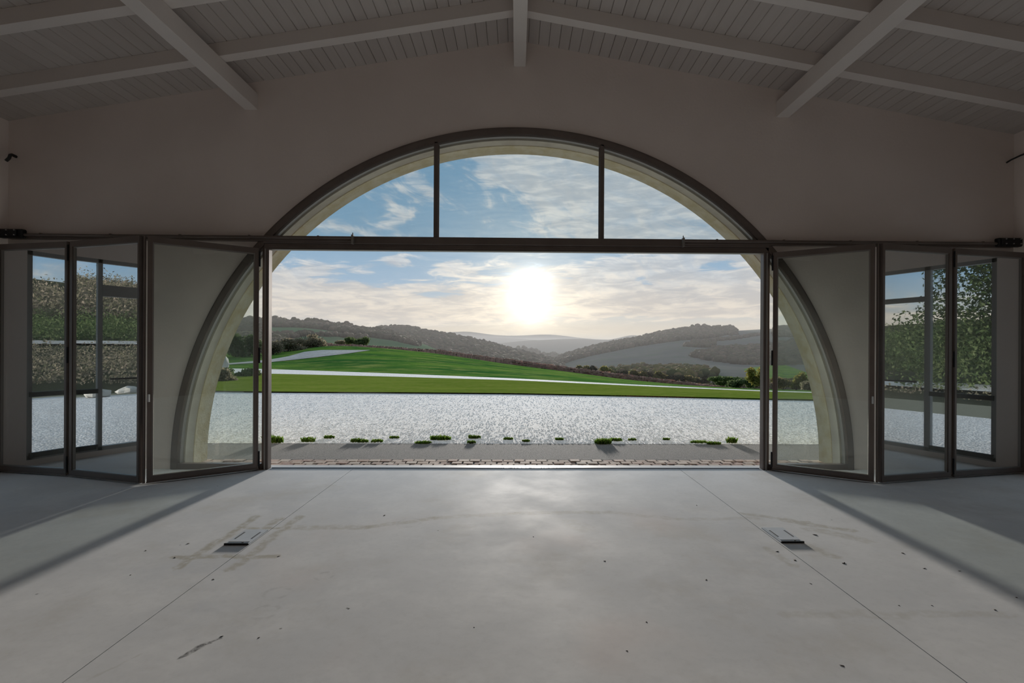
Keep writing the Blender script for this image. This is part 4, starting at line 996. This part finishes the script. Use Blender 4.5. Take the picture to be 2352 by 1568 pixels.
def side_scatter(name, x0, x1, zf, n, r0, r1, m, label, cat='bushes'):
    pts = []
    for i in range(n):
        x = rng.uniform(x0, x1); y = rng.uniform(-38, 10); pts.append((x, y, zf(x)))
    V, Fc = crowns(pts, r0, r1, jit=.7, lobes=4); o = fastmesh(name, V, Fc, m); tag(o, label, cat)
def side_leaves(name, x0, x1, zf, n, r_, m_, ls, mat_, label, cat='bushes'):
    g = rng; c = np.stack([g.uniform(x0, x1, n), g.uniform(-45, 12, n), np.zeros(n)], 1); c[:, 2] = [zf(v) for v in c[:, 0]]
    R_ = r_ * (.5 + g.random(n)); p = np.repeat(c, m_, 0) + g.normal(size=(n * m_, 3)) * np.repeat(R_, m_)[:, None] * np.array([1, 1, .6]) * .55
    p[:, 2] = np.maximum(p[:, 2], np.repeat(c[:, 2], m_)) + np.repeat(R_, m_) * .4
    a = g.normal(size=p.shape); a /= np.linalg.norm(a, axis=1)[:, None]; b = np.cross(a, g.normal(size=p.shape)); b /= np.linalg.norm(b, axis=1)[:, None]
    s = ls * (.5 + g.random((len(p), 1)))
    V = np.stack([p - a * s, p - b * s * .5, p + a * s, p + b * s * .5], 1).reshape(-1, 3)
    o = fastmesh(name, V, np.arange(4)[None] + 4 * np.arange(len(p))[:, None], mat_); tag(o, label, cat)
side_leaves('bank_scrub', -29, -17.8, lambda x: .0 + (-x - 17) * .09, 2200, .6, 60, .045, 'bush', 'brown scrub on the near part of the left bank')
side_leaves('bank_scrub', -62, -35, lambda x: 1.3 + (-x - 34) * .08, 2000, 1.1, 60, .09, 'greenbush', 'green scrub above the track on the left bank')
side_leaves('bank_scrub', -150, -62, lambda x: 3.2 + (-x - 60) * .145, 2600, 2.2, 45, .2, 'bush', 'brown scrub high on the hillside beyond the left windows')
side_leaves('slope_woods', 30, 130, lambda x: (x - 40) * .06, 2600, 1.8, 60, .15, 'greenbush', 'green woods beyond the right windows')
side_leaves('lane_bushes', 15.2, 17.6, lambda x: -.05, 260, .3, 60, .04, 'bush', 'low bushes beside the lane, right windows')
for i in range(12):
    boulder((-16.2 + rng.uniform(-.5, .5), -14 + i * 1.15 + rng.uniform(-.3, .3), .05), (rng.uniform(.14, .24), rng.uniform(.16, .32), rng.uniform(.1, .2)), 50 + i, 'pale boulder edging the yard beyond the left windows, %s from the back' % ORD[i])['group'] = 'boulders edging the yard'
leafy('tree', (22, -4.6, 0), (3.2, 3.0, 4.2), 60000, 'greenbush', 'large dark leafy tree beyond the right windows', 'tree', ls=.07, trunk=.3, seed=21, blobs=30)
leafy('tree', (27.5, -.5, 0), (3.6, 3.6, 4.6), 40000, 'greenbush', 'second leafy tree beyond the right windows, nearer the front', 'tree', ls=.08, trunk=.3, seed=22, blobs=24)

# ------------------------------------------------------------------ evening haze over the valley
hz = bpy.data.materials.new('valley_haze'); hz.use_nodes = True; t = hz.node_tree; t.nodes.clear()
o_ = t.nodes.new('ShaderNodeOutputMaterial'); vs = t.nodes.new('ShaderNodeVolumeScatter'); vs.inputs['Density'].default_value = .0005; vs.inputs['Anisotropy'].default_value = .0; vs.inputs['Color'].default_value = (1, .93, .88, 1)
t.links.new(vs.outputs[0], o_.inputs['Volume']); M['haze'] = hz
o = MB().box((-3500, 95, -70), (3500, 4600, 58)).build('haze', 'haze', kind='stuff'); tag(o, 'thin evening haze lying over the valley and hills', 'haze')
